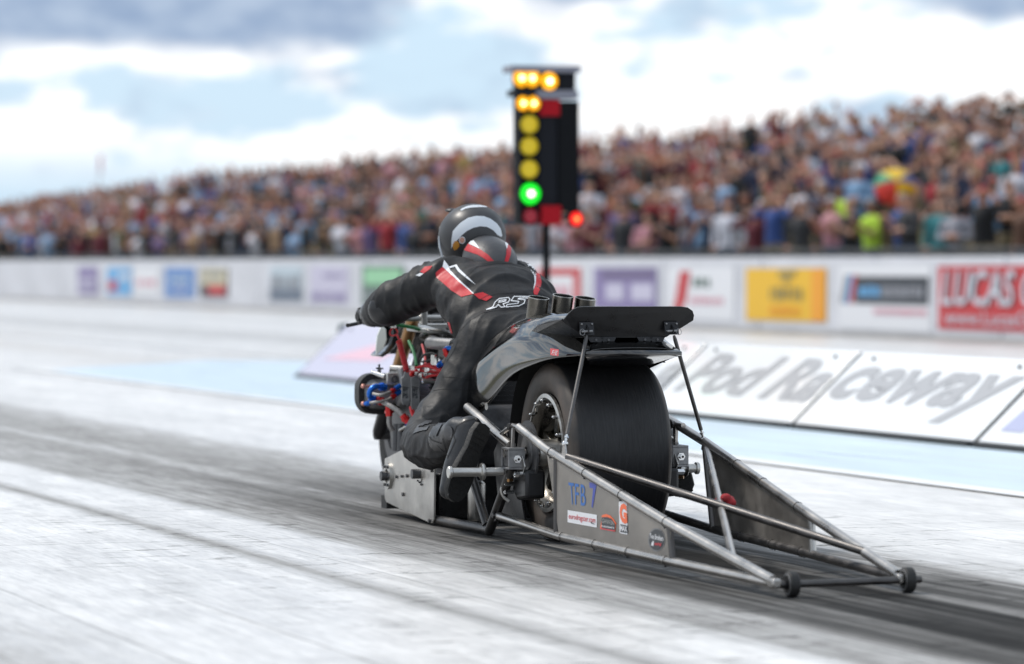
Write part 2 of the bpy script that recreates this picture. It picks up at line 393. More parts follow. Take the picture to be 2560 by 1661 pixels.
M['grass'] = mat('dry_grass', (0.085, 0.105, 0.035), 0.9, 0, 0.5, 0.8, 0.3, 6, col2=(0.19, 0.17, 0.08))
M['bluepaint'] = mat('pale_blue_track_paint', (0.57, 0.69, 0.78), 0.36, 0, 0.16, 1.2, 0.1, 40, stretch=(6, 0.4, 1))
M['linepaint'] = mat('white_line_paint', (0.82, 0.82, 0.81), 0.36, 0, 0.10, 2.0, 0.1, 40, stretch=(6, 0.5, 1))
M['concrete'] = mat('painted_white_concrete', (0.55, 0.56, 0.60), 0.6, 0, 0.12, 0.7, 0.08, 30, stretch=(1, 1, 3))
M['concretebase'] = mat('bare_concrete', (0.34, 0.335, 0.33), 0.8, 0, 0.2, 1.5, 0.2, 30)
sheet('ground', [(-3000, -3000), (3000, -3000), (3000, 5000), (-3000, 5000)], -0.03, M['grass'])
sheet('track', [(-8, -40), (22.2, -40), (22.2, 420), (-8, 420)], 0.0, track_material())
sheet('median_paint', [(7.52, -30), (10.95, -30), (10.95, 37.6), (9.9, 38.6), (7.52, 35.4)], 0.004, M['bluepaint'])
sheet('lane_line', [(7.36, -30), (7.52, -30), (7.52, 36.4), (7.36, 36.4)], 0.008, M['linepaint'])
sheet('lane_line', [(10.95, -30), (11.10, -30), (11.10, 200), (10.95, 200)], 0.008, M['linepaint'])
# spectator bank
mb = MB(); ys = [20, 60, 100, 125, 140, 155, 170, 180, 240, 320]
prof = [(22.6, -0.02), (23.4, 0.16), (24.2, 0.30), (28, 1.22), (32.4, 2.12), (34.6, 2.25), (40, 0.6), (46, -0.02)]
def bank_h(y): return 1.20 if y < 125 else max(.80, 1.20 - (y - 125) * .0075)
mb.add([(x, y, z * bank_h(y)) for y in ys for x, z in prof],
       [(i * 8 + j, i * 8 + j + 1, (i + 1) * 8 + j + 1, (i + 1) * 8 + j) for i in range(len(ys) - 1) for j in range(7)])
tag(mb.build('spectator_bank', M['grass']), kind='structure')
def bank_z(x, y):
    for (a, za), (b, zb) in zip(prof, prof[1:]):
        if a <= x <= b: return (za + (zb - za) * (x - a) / (b - a)) * bank_h(y)
    return 0

# --- concrete wall with its banners
WX = 21.6
wall = empty('track_wall', (WX, 60, 0)); tag(wall, 'long low white concrete wall beside the far lane', 'wall')
sec = MB(); sec.add([(-.0, 0, 0), (-.0, 3.96, 0), (.5, 3.96, 0), (.5, 0, 0), (.06, 0, 1.097), (.06, 3.96, 1.097), (.42, 3.96, 1.097), (.42, 0, 1.097)],
                    [(0, 1, 2, 3), (4, 7, 6, 5), (0, 4, 5, 1), (1, 5, 6, 2), (2, 6, 7, 3), (3, 7, 4, 0)])
so0 = sec.build('wall_section', M['concrete'], wall, smooth=False, bevel=0.02); so0.location = (0, -44, 0)
for k in range(1, 39):
    o = so0.copy(); COL.objects.link(o); o.parent = wall; o.location = (0, -44 + 4.0 * k, 0)
ft = MB(); ft.box((-0.09, 32, 0.03), (0.18, 154, 0.06)); ft.build('wall_footing', M['concretebase'], wall, smooth=False)
def wslope(px, py):                              # a point on the wall's battered face, a few mm proud
    p = wall_pt(px, py, WX); z = max(0.0, min(1.097, p.z)); return wall_pt(px, py, WX - 0.012 + 0.06 * z / 1.097)
def banner(name, label, x0, x1, y0a, y1a, y0b, y1b, m, extra=None, group=None):
    # pixel corners: left top/bottom (y0a,y1a), right top/bottom (y0b,y1b)
    P = [wslope(x0, y1a), wslope(x1, y1b), wslope(x1, y0b), wslope(x0, y0a)]
    mb = MB(); mb.prism(P, (1, 0, -0.05), 0.008)
    o = mb.build(name, m, None, smooth=False); tag(o, label, 'banner', group)
    c = quad_map([(x0, y1a), (x1, y1b), (x1, y0b), (x0, y0a)])
    def fn(d):
        def f(px, py):
            p = wslope(px, py); return p + Vector((-d, 0, 0))
        return f
    def rect(nm, s0, t0, s1, t1, mm, d=0.012, sk=0.0):
        return flat(nm, [c(s0, t0), c(s1, t0), c(s1 + sk, t1), c(s0 + sk, t1)], fn(d), mm, o)
    def write(nm, body, s0, t0, s1, t1, mm, d=0.016, **kw):
        return lettering(nm, body, [c(s0, t0), c(s1, t0), c(s1, t1), c(s0, t1)], fn(d), mm, o, **kw)
    if extra: extra(rect, write)
    return o
def pm(name, c): return mat('print_' + name, c, 0.5)
PR = dict(purple=pm('purple', (.20, .16, .33)), lilac=pm('lilac', (.48, .46, .58)), dpurple=pm('deep_purple', (.13, .10, .20)), blue=pm('blue', (.10, .22, .48)), sky=pm('sky_blue', (.10, .34, .62)),
          red=pm('red', (.46, .018, .024)), pink=pm('pink', (.62, .30, .36)), white=pm('white', (.66, .67, .70)), yellow=pm('yellow', (.72, .42, .008)), amber=pm('amber', (.74, .30, .005)), olive=pm('olive', (.30, .22, .05)),
          black=pm('black', (.025, .03, .04)), grey=pm('grey', (.22, .23, .26)), slate=pm('slate', (.10, .13, .18)), green=pm('green', (.25, .52, .30)), cream=pm('cream', (.55, .50, .33)), dgreen=pm('dark_green', (.06, .12, .09)), pale=pm('pale_blue', (.42, .50, .56)))
def blocks(rect, nm, s0, s1, t0, t1, mm, n, seed, d=0.016):    # unreadable rows of print
    rr = random.Random(seed); s = s0
    for i in range(n):
        w = (s1 - s0) / n; rect(nm, s + w * .08, t0 + (t1 - t0) * .12 * rr.random(), s + w * (.62 + .3 * rr.random()), t1 - (t1 - t0) * .15 * rr.random(), mm, d); s += w
banner('banner', 'narrow dark purple banner, leftmost on the white wall', 195, 245, 668, 736, 668, 737, PR['purple'],
       lambda r, w: (blocks(r, 'print_row', .1, .9, .40, .62, PR['lilac'], 4, 1), blocks(r, 'print_row', .1, .9, .15, .32, PR['lilac'], 3, 2)))
banner('banner', 'light blue banner with a red disc in its corner', 268, 328, 669, 738, 669, 739, PR['sky'],
       lambda r, w: (r('print_patch', .06, .16, .42, .52, PR['red']), blocks(r, 'print_row', .5, .95, .55, .8, PR['white'], 3, 3)))
banner('banner', 'white banner with faint pink print beside the light blue one', 336, 398, 669, 741, 669, 742, PR['white'],
       lambda r, w: (blocks(r, 'print_row', .1, .9, .35, .6, PR['pink'], 4, 4)))
banner('banner', 'mid blue banner with small pale print', 412, 487, 669, 744, 669, 745, PR['blue'],
       lambda r, w: (blocks(r, 'print_row', .2, .8, .50, .68, PR['pale'], 4, 5), blocks(r, 'print_row', .3, .8, .22, .34, PR['lilac'], 4, 6)))
banner('banner', 'black and cream banner with a red block at its foot', 500, 570, 671, 744, 671, 745, PR['black'],
       lambda r, w: (r('print_patch', .04, .45, .96, .96, PR['cream']), r('print_patch', .30, .10, .92, .42, PR['red']), blocks(r, 'print_row', .1, .9, .62, .85, PR['grey'], 4, 7, .018)))
banner('banner', 'slate blue banner with a pale top, left of the lilac banner', 675, 756, 666, 752, 666, 754, PR['pale'],
       lambda r, w: (r('print_patch', 0, 0, 1, .36, PR['slate']), blocks(r, 'print_row', .05, .95, .34, .75, PR['grey'], 5, 8)))
banner('banner', 'lilac banner with purple lettering just left of the rider\'s elbow', 776, 872, 665, 758, 665, 760, PR['lilac'],
       lambda r, w: (blocks(r, 'print_row', .06, .94, .05, .30, PR['purple'], 6, 9), blocks(r, 'print_row', .35, .92, .68, .80, PR['purple'], 5, 10)))
banner('banner', 'green and dark grey banner behind the rider\'s left arm', 905, 1012, 664, 764, 664, 766, PR['dgreen'],
       lambda r, w: (r('print_patch', .06, .52, .94, .92, PR['green']), blocks(r, 'print_row', .1, .9, .1, .4, PR['grey'], 4, 11)))
banner('banner', 'white banner with a red frame behind the exhaust pipes', 1340, 1462, 660, 790, 659, 793, PR['white'],
       lambda r, w: (r('print_patch', .04, .78, .93, .92, PR['red']), r('print_patch', .78, .05, .93, .78, PR['red']), r('print_patch', .04, .05, .18, .78, PR['red']), blocks(r, 'print_row', .25, .7, .35, .6, PR['pink'], 4, 12)))
banner('banner', 'purple banner with two round white patches, above the wing', 1485, 1642, 670, 772, 669, 776, PR['purple'],
       lambda r, w: (r('print_patch', .20, .22, .48, .62, PR['lilac']), r('print_patch', .60, .22, .95, .62, PR['lilac']), r('print_patch', .12, .72, .96, .95, PR['dpurple'])))
banner('banner', 'white banner with a red figure and pale green and red print', 1672, 1836, 668, 798, 667, 804, PR['white'],
       lambda r, w: (r('print_patch', .10, .30, .26, .92, PR['red'], .012, .08), r('print_patch', .08, .15, .22, .30, PR['red']), blocks(r, 'print_row', .38, .66, .62, .80, PR['dgreen'], 3, 13), blocks(r, 'print_row', .34, .86, .30, .44, PR['pink'], 7, 14)))
banner('banner', 'bright yellow banner with a dark emblem and lettering', 1865, 2066, 672, 800, 671, 806, PR['yellow'],
       lambda r, w: (r('print_patch', .82, 0.02, .985, .98, PR['amber']), r('print_patch', .40, .84, .62, .96, PR['olive'], .014, .02), r('print_patch', .47, .72, .55, .86, PR['olive'], .014),
                     blocks(r, 'print_row', .30, .72, .38, .66, PR['olive'], 6, 15), blocks(r, 'print_row', .30, .70, .10, .28, PR['amber'], 6, 16)))
banner('banner', 'white banner with a black bar, red and blue slashes at its left', 2098, 2328, 662, 822, 661, 832, PR['white'],
       lambda r, w: (r('print_patch', .175, .40, .975, .82, PR['black'], .012, .01), r('print_stripe', .02, .40, .06, .84, PR['grey'], .012, .05), r('print_stripe', .07, .40, .105, .84, PR['sky'], .012, .05), r('print_stripe', .115, .40, .155, .84, PR['red'], .012, .05),
                     blocks(r, 'print_row', .22, .46, .50, .68, PR['sky'], 5, 17), blocks(r, 'print_row', .47, .93, .50, .68, PR['grey'], 8, 18), blocks(r, 'print_row', .38, .96, .24, .34, PR['pink'], 14, 19)))
chrome_txt = mat('print_silver', (.52, .54, .60), .4)
banner('banner', 'big red banner with slanted silver lettering at the right edge', 2346, 2650, 666, 822, 664, 834, PR['red'],
       lambda r, w: (w('lettering_shadow', 'LUCAS OIL', .045, .36, 1.0, .92, PR['black'], .013, shear=.22, bold=.02), w('lettering', 'LUCAS OIL', .03, .38, .985, .94, chrome_txt, .018, shear=.22, bold=.015),
                     w('web_address', 'www.LucasOil.co', .06, .08, .97, .30, chrome_txt, .018, bold=.005)))

# --- tilted advertising boards on the median
BX0, BX1, BZ1 = 9.15, 9.61, 0.46
bn = Vector((-(BZ1 - 0.03), 0, BX1 - BX0)).normalized()
M['board'] = mat('glossy_white_board', (0.82, 0.83, 0.84), 0.18, 0, 0.04, 1.0)
M['boardgrey'] = mat('grey_board_print', (0.40, 0.40, 0.41), 0.3)
M['boardlav'] = mat('lavender_board_print', (0.42, 0.44, 0.62), 0.3)
M['boardpurple'] = mat('mauve_board', (0.56, 0.54, 0.66), 0.2)
def board_pt(px, py, d=0.004):
    p0 = Vector((BX0, 0, 0.03)); r = ray(px, py); p = CAM + r * ((p0 - CAM).dot(bn) / r.dot(bn)); return p + bn * d
def board_uv(y, t, d=0.0): return Vector((BX0 + (BX1 - BX0) * t, y, 0.03 + (BZ1 - 0.03) * t)) + bn * d
edges = [11.2, 13.85, 16.40, 18.93, 21.46, 24.0, 26.9, 29.8, 32.55]
names = ['white tilted board on the median, nearest the camera', 'white tilted board on the median with lavender lettering, second nearest', 'white tilted board at the right edge with lavender block letters',
         'white tilted board lettered ceway, right of the wheelie bars', 'white tilted board lettered Pod Ra, beside the rear tyre', 'white tilted board behind the rear wing and tyre',
         'white tilted board hidden mostly behind the rider', 'mauve tilted board with a pink streak, at the far end of the row']
boards = []
for i in range(8):
    a, b = edges[i] + 0.036, edges[i + 1] - 0.036
    e = empty('median_board', (0, 0, 0)); tag(e, names[i], 'sign board', 'tilted boards along the median')
    q = MB(); q.prism([board_uv(a, 0), board_uv(b, 0), board_uv(b, 1), board_uv(a, 1)], bn, 0.02)
    q.build('face_panel', M['boardpurple'] if i == 7 else M['board'], e, smooth=False, bevel=0.003)
    q = MB(); q.prism([(BX1 + .02, a, BZ1), (BX1 + .02, b, BZ1), (BX1 + .48, b, .03), (BX1 + .48, a, .03)], (1, 0, 1), 0.02)
    q.build('rear_panel', M['board'], e, smooth=False)
    q = MB(); q.box((BX0 - .015, (a + b) / 2, 0.016), (0.05, b - a, 0.024)); q.build('bottom_rail', M['rubber'], e, smooth=False)
    q = MB(); q.prism([board_uv(b - .004, 0, -.008), board_uv(b + .076, 0, -.008), board_uv(b + .076, 1, -.008), board_uv(b - .004, 1, -.008)], bn, .012); q.build('gap_shade_strip', M['rubber'], e, smooth=False)  # black strip added to paint in the shaded gap between boards
    for yy in (a + .25, b - .25):
        q = MB(); p = board_uv(yy, .9, .012); q.cyl(p, p + bn * .012, .012, seg=8); q.build('bolt', M['blackmetal'], e)
    boards.append(e)
def board_text(name, body, ya, yb, t0, t1, m, parent, **kw):
    vs, fs = text2d(body, **kw); mb = MB(); mb.add([board_uv(ya + (yb - ya) * s, t0 + (t1 - t0) * t, 0.014) for s, t in vs], fs)
    mb.build(name, m, parent, smooth=False)
board_text('lettering', 'ceway', 21.36, 19.03, .16, .80, M['boardgrey'], boards[3], shear=.32, bold=.030)
board_text('lettering', 'a Pod Ra', 24.35, 21.50, .27, .86, M['boardgrey'], boards[4], shear=.32, bold=.030)
board_text('lettering', 'Sant', 26.2, 24.45, .27, .86, M['boardgrey'], boards[5], shear=.32, bold=.030)
board_text('lettering', 'H', 18.75, 17.6, .14, .84, M['boardlav'], boards[2], shear=.1, bold=.03)
mb = MB(); mb.add([board_uv(32.2, .30, .013), board_uv(30.6, .35, .013), board_uv(30.2, .80, .013), board_uv(31.2, .62, .013)], [(0, 1, 2, 3)])
mb.build('print_streak', mat('print_rose', (.74, .46, .54), .3), boards[7], smooth=False)
# small dark track lamp at the far end of the boards
tl = empty('track_lamp', (9.75, 33.1, 0)); tag(tl, 'small dark lamp on a stub post at the far end of the boards', 'lamp')
q = MB(); q.cyl((0, 0, 0), (0, 0, .30), .018); q.build('post', M['blackmetal'], tl)
q = MB(); q.lathe([(0, .28), (.06, .29), (.075, .36), (.06, .45), (0, .47)], (0, 0, 0), (0, 0, 1), 16); q.build('lamp_head', mat('dark_teal_housing', (.02, .05, .06), .4), tl)

# ================================================================== START LIGHT TREE
def start_tree():
    X, Y = 9.38, 26.62
    t = empty('start_light_tree', (X, Y, 0), R(-3)); tag(t, 'tall black start light tree with amber, green and red lamps on a pole', 'start lights')
    zc = lambda py: 1.0 - (py - 660) / 9600 * 28.3
    k = 28.3 / 9600                               # metres per pixel at the tree
    xo = lambda px: (px - 1365) * k / 0.985
    blk = mat('tree_black', (0.004, 0.0045, 0.006), 0.7, spec=.15); dk = mat('tree_charcoal', (0.008, 0.009, 0.013), 0.7, spec=.2); gry = mat('tree_grey_band', (0.20, 0.20, 0.24), 0.5)
    # faces look back down the lane (towards -Y); body is a column, three faces wide
    def bx(name, m, px0, px1, py0, py1, y0, y1, bev=0.006):
        q = MB(); q.box(((xo(px0) + xo(px1)) / 2, (y0 + y1) / 2, (zc(py0) + zc(py1)) / 2), (abs(xo(px1) - xo(px0)), y1 - y0, abs(zc(py0) - zc(py1))))
        return q.build(name, m, t, smooth=False, bevel=bev)
    q = MB(); q.cyl((0, 0, 0), (0, 0, zc(560)), .028); q.build('pole', blk, t)
    q = MB(); q.lathe([(0, 0), (.26, 0), (.26, .02), (.06, .05), (.05, .12), (0, .12)], (0, 0, 0), (0, 0, 1), 20); q.build('base', blk, t)
    lamp_face = bx('lamp_column', blk, 1290, 1342, 235, 560, -.06, .10)
    bx('centre_column', dk, 1342, 1392, 270, 535, -.03, .12)
    bx('right_column', blk, 1392, 1444, 255, 530, -.05, .12)
    bx('top_cap', gry, 1268, 1444, 168, 184, -.10, .16)
    bx('top_housing', dk, 1290, 1436, 184, 232, -.04, .12)
    bx('middle_cap', dk, 1276, 1330, 228, 244, -.10, .12); bx('grey_band', gry, 1330, 1440, 228, 250, -.07, .12)
    redm = mat('tree_red_panel', (0.34, 0.003, 0.010), 0.7, spec=.2)
    bx('red_panel', redm, 1342, 1394, 252, 292, -.065, .10); bx('red_panel', redm, 1346, 1398, 515, 562, -.065, .10)
    bx('lower_bracket', dk, 1392, 1430, 535, 548, -.03, .08, .002)
    def lamp(px, py, rpx, colr, lit, hot=None, yf=-.06, name='lamp'):
        x, z, r = xo(px), zc(py), rpx * k
        q = MB(); q.lathe([(r * 1.10, .0), (r * 1.10, -.022), (r * 1.02, -.022), (r * 1.0, -.006), (r * .99, 0)], (x, yf, z), (0, 1, 0), 24)
        h = q.build('lamp_hood', blk, t)
        m = mat('lens_' + name, colr, 0.22) if not lit else mat('lit_' + name, (0.02, 0.02, 0.02), 0.3, emit=colr, estr=lit)
        q = MB(); q.lathe([(0, -.030), (r * .5, -.027), (r * .85, -.016), (r, 0)], (x, yf, z), (0, 1, 0), 24); ln = q.build('lens', m, t)
        if hot:
            q = MB(); q.ell((x, yf - .03, z), (r * .30, .008, r * .30)); q.build('bulb', mat('bulb_' + name, (.02, .02, .02), .3, emit=hot, estr=6), t)
    amber = (1.0, 0.42, 0.0)
    lamp(1297, 199, 22, amber, 1.5, (1, .8, .3), -.04, 'stage_amber'); lamp(1323, 199, 22, amber, 1.5, (1, .8, .3), -.045, 'stage_amber'); lamp(1367, 206, 22, amber, 1.6, (1, .9, .5), -.05, 'stage_amber')
    lamp(1299, 262, 18, amber, 1.5, (1, .8, .3), -.06, 'stage_amber'); lamp(1325, 262, 18, amber, 1.5, (1, .8, .3), -.065, 'stage_amber')
    for py in (314, 368, 425): lamp(1315, py, 25, (0.80, 0.55, 0.006), 0, None, -.06, 'amber_off')
    lamp(1318, 486, 26, (0.0, 1.0, 0.02), 1.3, (.6, 1, .5), -.06, 'green')
    lamp(1318, 542, 21, (0.34, 0.006, 0.02), 0, None, -.06, 'red_off')
    lamp(1438, 548, 17, (1.0, 0.01, 0.005), 1.5, (1, .12, .02), -.03, 'red_lit')
    q = MB(); q.box((xo(1438), .0, zc(548)), (.09, .05, .12)); q.build('side_lamp_box', dk, t, smooth=False)
start_tree()

# ================================================================== SPECTATOR FENCE
M['fence'] = mat('dark_galvanised', (0.10, 0.105, 0.11), 0.5, 0.6)
def fence_section():
    q = MB()
    for z in (0.12, 1.06): q.cyl((0, 0.04, z), (0, 2.46, z), .022, seg=8)
    for y in (0.04, 2.46): q.cyl((0, y, -.08), (0, y, 1.10), .026, seg=8)
    fr = q.build('frame', M['fence']); q = MB()
    for k in range(1, 24): q.box((0, .04 + k * .1008, .59), (.012, .046, .94))
    pk = q.build('picket_infill', M['fence'], smooth=False); tag(pk, kind='stuff'); return fr, pk
fr0, pk0 = fence_section()
LAND = [(2346, 'above the red banner'), (2098, 'above the black barred banner'), (1865, 'above the yellow banner'), (1672, 'above the red figure banner'), (1485, 'above the purple banner'), (1270, 'right of the rider'), (1010, 'behind the rider'),
        (905, 'above the green banner'), (776, 'above the lilac banner'), (675, 'above the slate banner'), (-999, 'above the far left wall')]
def px_of(p):
    d = p - CAM; z = d.dot(FW); return CX + FPX * d.dot(RT) / z, CY - FPX * d.dot(UP) / z, z
def landmark(px):
    for a, n in LAND:
        if px >= a: return n
    return LAND[-1][1]
ORD = ['first', 'second', 'third', 'fourth', 'fifth', 'sixth', 'seventh', 'eighth', 'ninth', 'tenth', 'eleventh', 'twelfth', 'thirteenth', 'fourteenth', 'fifteenth', 'sixteenth', 'seventeenth', 'eighteenth', 'nineteenth', 'twentieth'] + ['%dst' % i if i % 10 == 1 else '%dnd' % i if i % 10 == 2 else '%drd' % i if i % 10 == 3 else '%dth' % i for i in range(21, 80)]
for k in range(36):
    y = 44 + 2.5 * k; e = empty('crowd_barrier', (23.25, y, 0.14))
    tag(e, 'grey steel crowd barrier behind the wall, %s from the right edge' % ORD[k], 'barrier', 'crowd barriers behind the wall')
    for src in (fr0, pk0):
        o = src if k == 0 else src.copy()
        if k: COL.objects.link(o)
        o.parent = e

# ================================================================== CROWD
def person_form(pose, voxel):
    q = MB(); F = []                                # faces -X; forearm segments kept for the sleeves
    if pose == 4:                                   # sitting on the bank, knees up
        hip, sh = .16, .62
        for s in (-1, 1):
            limb(q, [(.0, s * .09, hip), (-.40, s * .12, .46), (-.52, s * .11, .06), (-.64, s * .11, .03)], [.095, .062, .05, .035], 8)
        limb(q, [(0, 0, hip), (.02, 0, .38), (-.02, 0, sh - .06)], [.15, .15, .15], 8); q.ell((-.02, 0, sh - .02), (.10, .20, .09), None, 10, 6)
        for s in (-1, 1):
            P = [(-.02, s * .20, sh), (-.16, s * .24, .42), (-.36, s * .10, .46), (-.42, s * .06, .46)]; limb(q, P, [.055, .045, .036, .04], 8); F.append((P[1], P[3]))
        hz = sh + .24
    else:
        for s in (-1, 1):
            limb(q, [(0, s * .09, .90), (-.02, s * .10, .48), (.02, s * .11, .08), (-.10, s * .12, .04)], [.098, .066, .048, .038], 8)
        limb(q, [(0, 0, .94), (0, 0, 1.12), (-.01, 0, 1.30)], [.145, .145, .15], 8); q.ell((0, 0, 1.38), (.10, .205, .10), None, 10, 6)
        hz = 1.62
        arms = {0: [[(0, .21, 1.40), (.03, .25, 1.12), (-.06, .24, .88), (-.08, .24, .80)]] * 2,
                1: [[(0, .21, 1.40), (-.10, .26, 1.14), (-.30, .10, 1.30), (-.34, .05, 1.38)]] * 2,
                2: [[(0, .21, 1.40), (-.12, .30, 1.30), (-.22, .22, 1.60), (-.24, .20, 1.72)], [(0, .21, 1.40), (.03, .26, 1.12), (-.14, .22, .96), (-.18, .20, .92)]],
                3: [[(0, .21, 1.40), (-.06, .27, 1.14), (-.22, .02, 1.16), (-.22, -.06, 1.17)]] * 2,
                5: [[(0, .21, 1.40), (-.08, .40, 1.36), (-.04, .18, 1.58), (-.02, .12, 1.62)]] * 2,
                6: [[(0, .21, 1.40), (-.04, .32, 1.62), (-.06, .26, 1.88), (-.06, .25, 1.96)]] * 2}[pose]
        for s, P in zip((-1, 1), arms):
            P = [(x, y * s, z) for x, y, z in P]; limb(q, P, [.058, .046, .037, .042], 8); F.append((P[1], P[3]))
    limb(q, [(0, 0, hz - .22), (-.01, 0, hz - .12)], [.058, .055], 8)
    q.ell((-.015, 0, hz), (.098, .078, .118), None, 12, 8); q.ell((-.112, 0, hz - .02), (.02, .015, .02), None, 6, 4)
    me = fuse(q, voxel, 2, 'person')
    n = len(me.polygons); c = np.empty(n * 3); me.polygons.foreach_get('center', c); c = c.reshape(-1, 3)
    idx = np.zeros(n, int)                          # 0 top 1 trousers 2 skin 3 hair
    if pose == 4: idx[(c[:, 0] < -.05) & (c[:, 2] < .52) & (np.abs(c[:, 1]) > .0) | (c[:, 2] < .24)] = 1
    else: idx[c[:, 2] < .93] = 1
    for a, b in F:
        a = np.array(a); b = np.array(b); ab = b - a; t = np.clip(((c - a) @ ab) / (ab @ ab), 0.15 if pose in (1, 4) else 0.6, 1); d = np.linalg.norm(c - (a + t[:, None] * ab), axis=1); idx[d < .062] = 2
    head = c[:, 2] > hz - .15; head &= np.abs(c[:, 1]) < .11; head &= np.abs(c[:, 0]) < .14; idx[head] = 2
    idx[head & ((c[:, 2] > hz + .045) | ((c[:, 0] > .03) & (c[:, 2] > hz - .07)))] = 3
    return me, idx
TOPS = [('black', (.010, .010, .012), 25), ('charcoal', (.035, .036, .04), 15), ('navy', (.012, .018, .05), 18), ('white', (.60, .60, .66), 13), ('pale grey', (.30, .30, .34), 9), ('maroon', (.12, .02, .03), 8), ('red', (.34, .03, .04), 6), ('royal blue', (.04, .08, .26), 8),
        ('sky blue', (.20, .34, .52), 7), ('pink', (.50, .24, .28), 8), ('tan', (.34, .22, .13), 4), ('brown', (.11, .055, .035), 6), ('olive', (.10, .10, .035), 4), ('orange', (.40, .14, .05), 1), ('mint', (.28, .55, .47), 1), ('lime', (.42, .62, .05), 1), ('mustard', (.34, .24, .08), 1), ('purple', (.14, .10, .22), 3), ('teal', (.03, .18, .20), 1)]
TM = {n: mat('cloth_' + n.replace(' ', '_'), c, .85) for n, c, w in TOPS}
TC = {n: c for n, c, w in TOPS}
LEGS = [mat('denim', (.05, .075, .14), .85), mat('dark_trousers', (.02, .02, .024), .85), mat('khaki_trousers', (.24, .19, .12), .85)]
LEGC = [(.05, .075, .14), (.02, .02, .024), (.24, .19, .12)]
SKINC = [(.48, .24, .16), (.38, .17, .11), (.54, .30, .21), (.22, .10, .06)]
SKINM = [mat('skin', c, .55) for c in SKINC]
HAIRC = [(.02, .014, .010), (.07, .035, .018), (.20, .12, .05), (.22, .21, .20), (.03, .03, .05), (.35, .03, .03), (.45, .45, .47)]
HAIRM = [mat('hair_or_cap', c, .7) for c in HAIRC]
def crowd():
    rr = random.Random(11); spots = []
    for row in range(11):
        x = 24.15 + .82 * row; y = 1.5 * x
        while y < 5.05 * x:
            xx = x + rr.uniform(-.24, .24); yy = y + rr.uniform(-.18, .18)
            gap = noise.noise((xx * .35, yy * .16, 3.1))
            hx, hy, hz_ = px_of(Vector((xx, yy, bank_z(xx, yy) + 1.5)))
            if row < 3 and abs(hx - 2235) < 75 and 395 < hy < 600: gap = 1                # the umbrella is held up here
            if not (row > 0 and gap > .28): spots.append((xx, yy, row))
            y += (.62 if row else .72) * rr.choice((1, 1, 1.3, 1.7))
    def place(s): return Vector((s[0], s[1], bank_z(s[0], s[1]) - .02))
    spots.sort(key=lambda s: (place(s) - CAM).length)
    inframe = [s for s in spots if -60 < px_of(place(s))[0] < 2620]
    near = inframe[:300]; keep = set(near); far = [s for s in spots if s not in keep and -300 < px_of(place(s))[0] < 3700]
    names = [n for n, c, w in TOPS]; wts = [w for n, c, w in TOPS]
    POSES = [0, 1, 2, 3, 4, 5, 6]; PW = [20, 18, 10, 12, 8, 16, 5]
    hi = {p: person_form(p, .032) for p in POSES}
    for p in POSES:
        me, idx = hi[p]; me.materials.clear()
        for m in (TM['black'], LEGS[0], SKINM[0], HAIRM[0]): me.materials.append(m)
        me.polygons.foreach_set('material_index', idx.astype('i')); me.update()
    special = {(2455, 440): ('mint', 0), (2110, 530): ('lime', 1), (2160, 545): ('lime', 1), (1780, 372): ('red', 0), (2330, 610): ('teal', 0)}
    used = {}
    picked = {}
    for (px, py), v in special.items():
        b = min(near, key=lambda s: (abs(px_of(place(s) + Vector((0, 0, 1.2)))[0] - px) + abs(px_of(place(s) + Vector((0, 0, 1.2)))[1] - py)) + (9999 if s in picked else 0)); picked[b] = v
    ROWN = [o_ + ' row' for o_ in ('front', 'second', 'third', 'fourth', 'fifth', 'sixth', 'seventh', 'eighth', 'ninth', 'tenth', 'top')]
    PN = {0: 'standing', 1: 'clapping', 2: 'one-armed waving', 3: 'folded-armed', 4: 'sitting', 5: 'ear-covering', 6: 'both-armed waving'}
    made = []
    for s in near:
        pose = rr.choices(POSES, PW)[0]; cn = rr.choices(names[:14] + names[16:], wts[:14] + wts[16:])[0]
        if s[2] == 0 and pose == 4: pose = 1
        if s in picked: cn, pose = picked[s]
        o = bpy.data.objects.new('person', hi[pose][0]); COL.objects.link(o); o.location = place(s)
        o.rotation_euler = (0, 0, R(28 + rr.uniform(-28, 28))); k = rr.uniform(.92, 1.07); o.scale = (k * rr.uniform(.95, 1.18), k * rr.uniform(.95, 1.18), k)
        for i, m in enumerate((TM[cn], rr.choice(LEGS), rr.choices(SKINM, [5, 4, 4, 1])[0], rr.choice(HAIRM))):
            o.material_slots[i].link = 'OBJECT'; o.material_slots[i].material = m
        made.append((o, cn, pose, s[2], px_of(place(s))[0]))
    buckets = {}
    for o, cn, pose, row, px in made: buckets.setdefault((cn, pose, row, landmark(px)), []).append((px, o))
    for (cn, pose, row, lm), L in buckets.items():
        L.sort(key=lambda a: a[0])
        for i, (px, o) in enumerate(L):
            base = '%s spectator in %s, %s, %s' % (PN[pose], cn, ROWN[row], lm)
            if len(L) > 1: base += ', %s from left' % ORD[i]
            tag(o, base, 'person', 'spectators on the bank')
    # the rest of the crowd, too far off to count: one mass
    lo = []
    for p in (0, 1, 3, 5, 2, 4):
        me, idx = person_form(p, .075); nv = len(me.vertices); v = np.empty(nv * 3); me.vertices.foreach_get('co', v)
        fs = np.array([list(f.vertices) + ([f.vertices[-1]] if len(f.vertices) == 3 else []) for f in me.polygons]); lo.append((v.reshape(-1, 3), fs, idx)); bpy.data.meshes.remove(me)
    V = []; Fc = []; Cc = []; off = 0
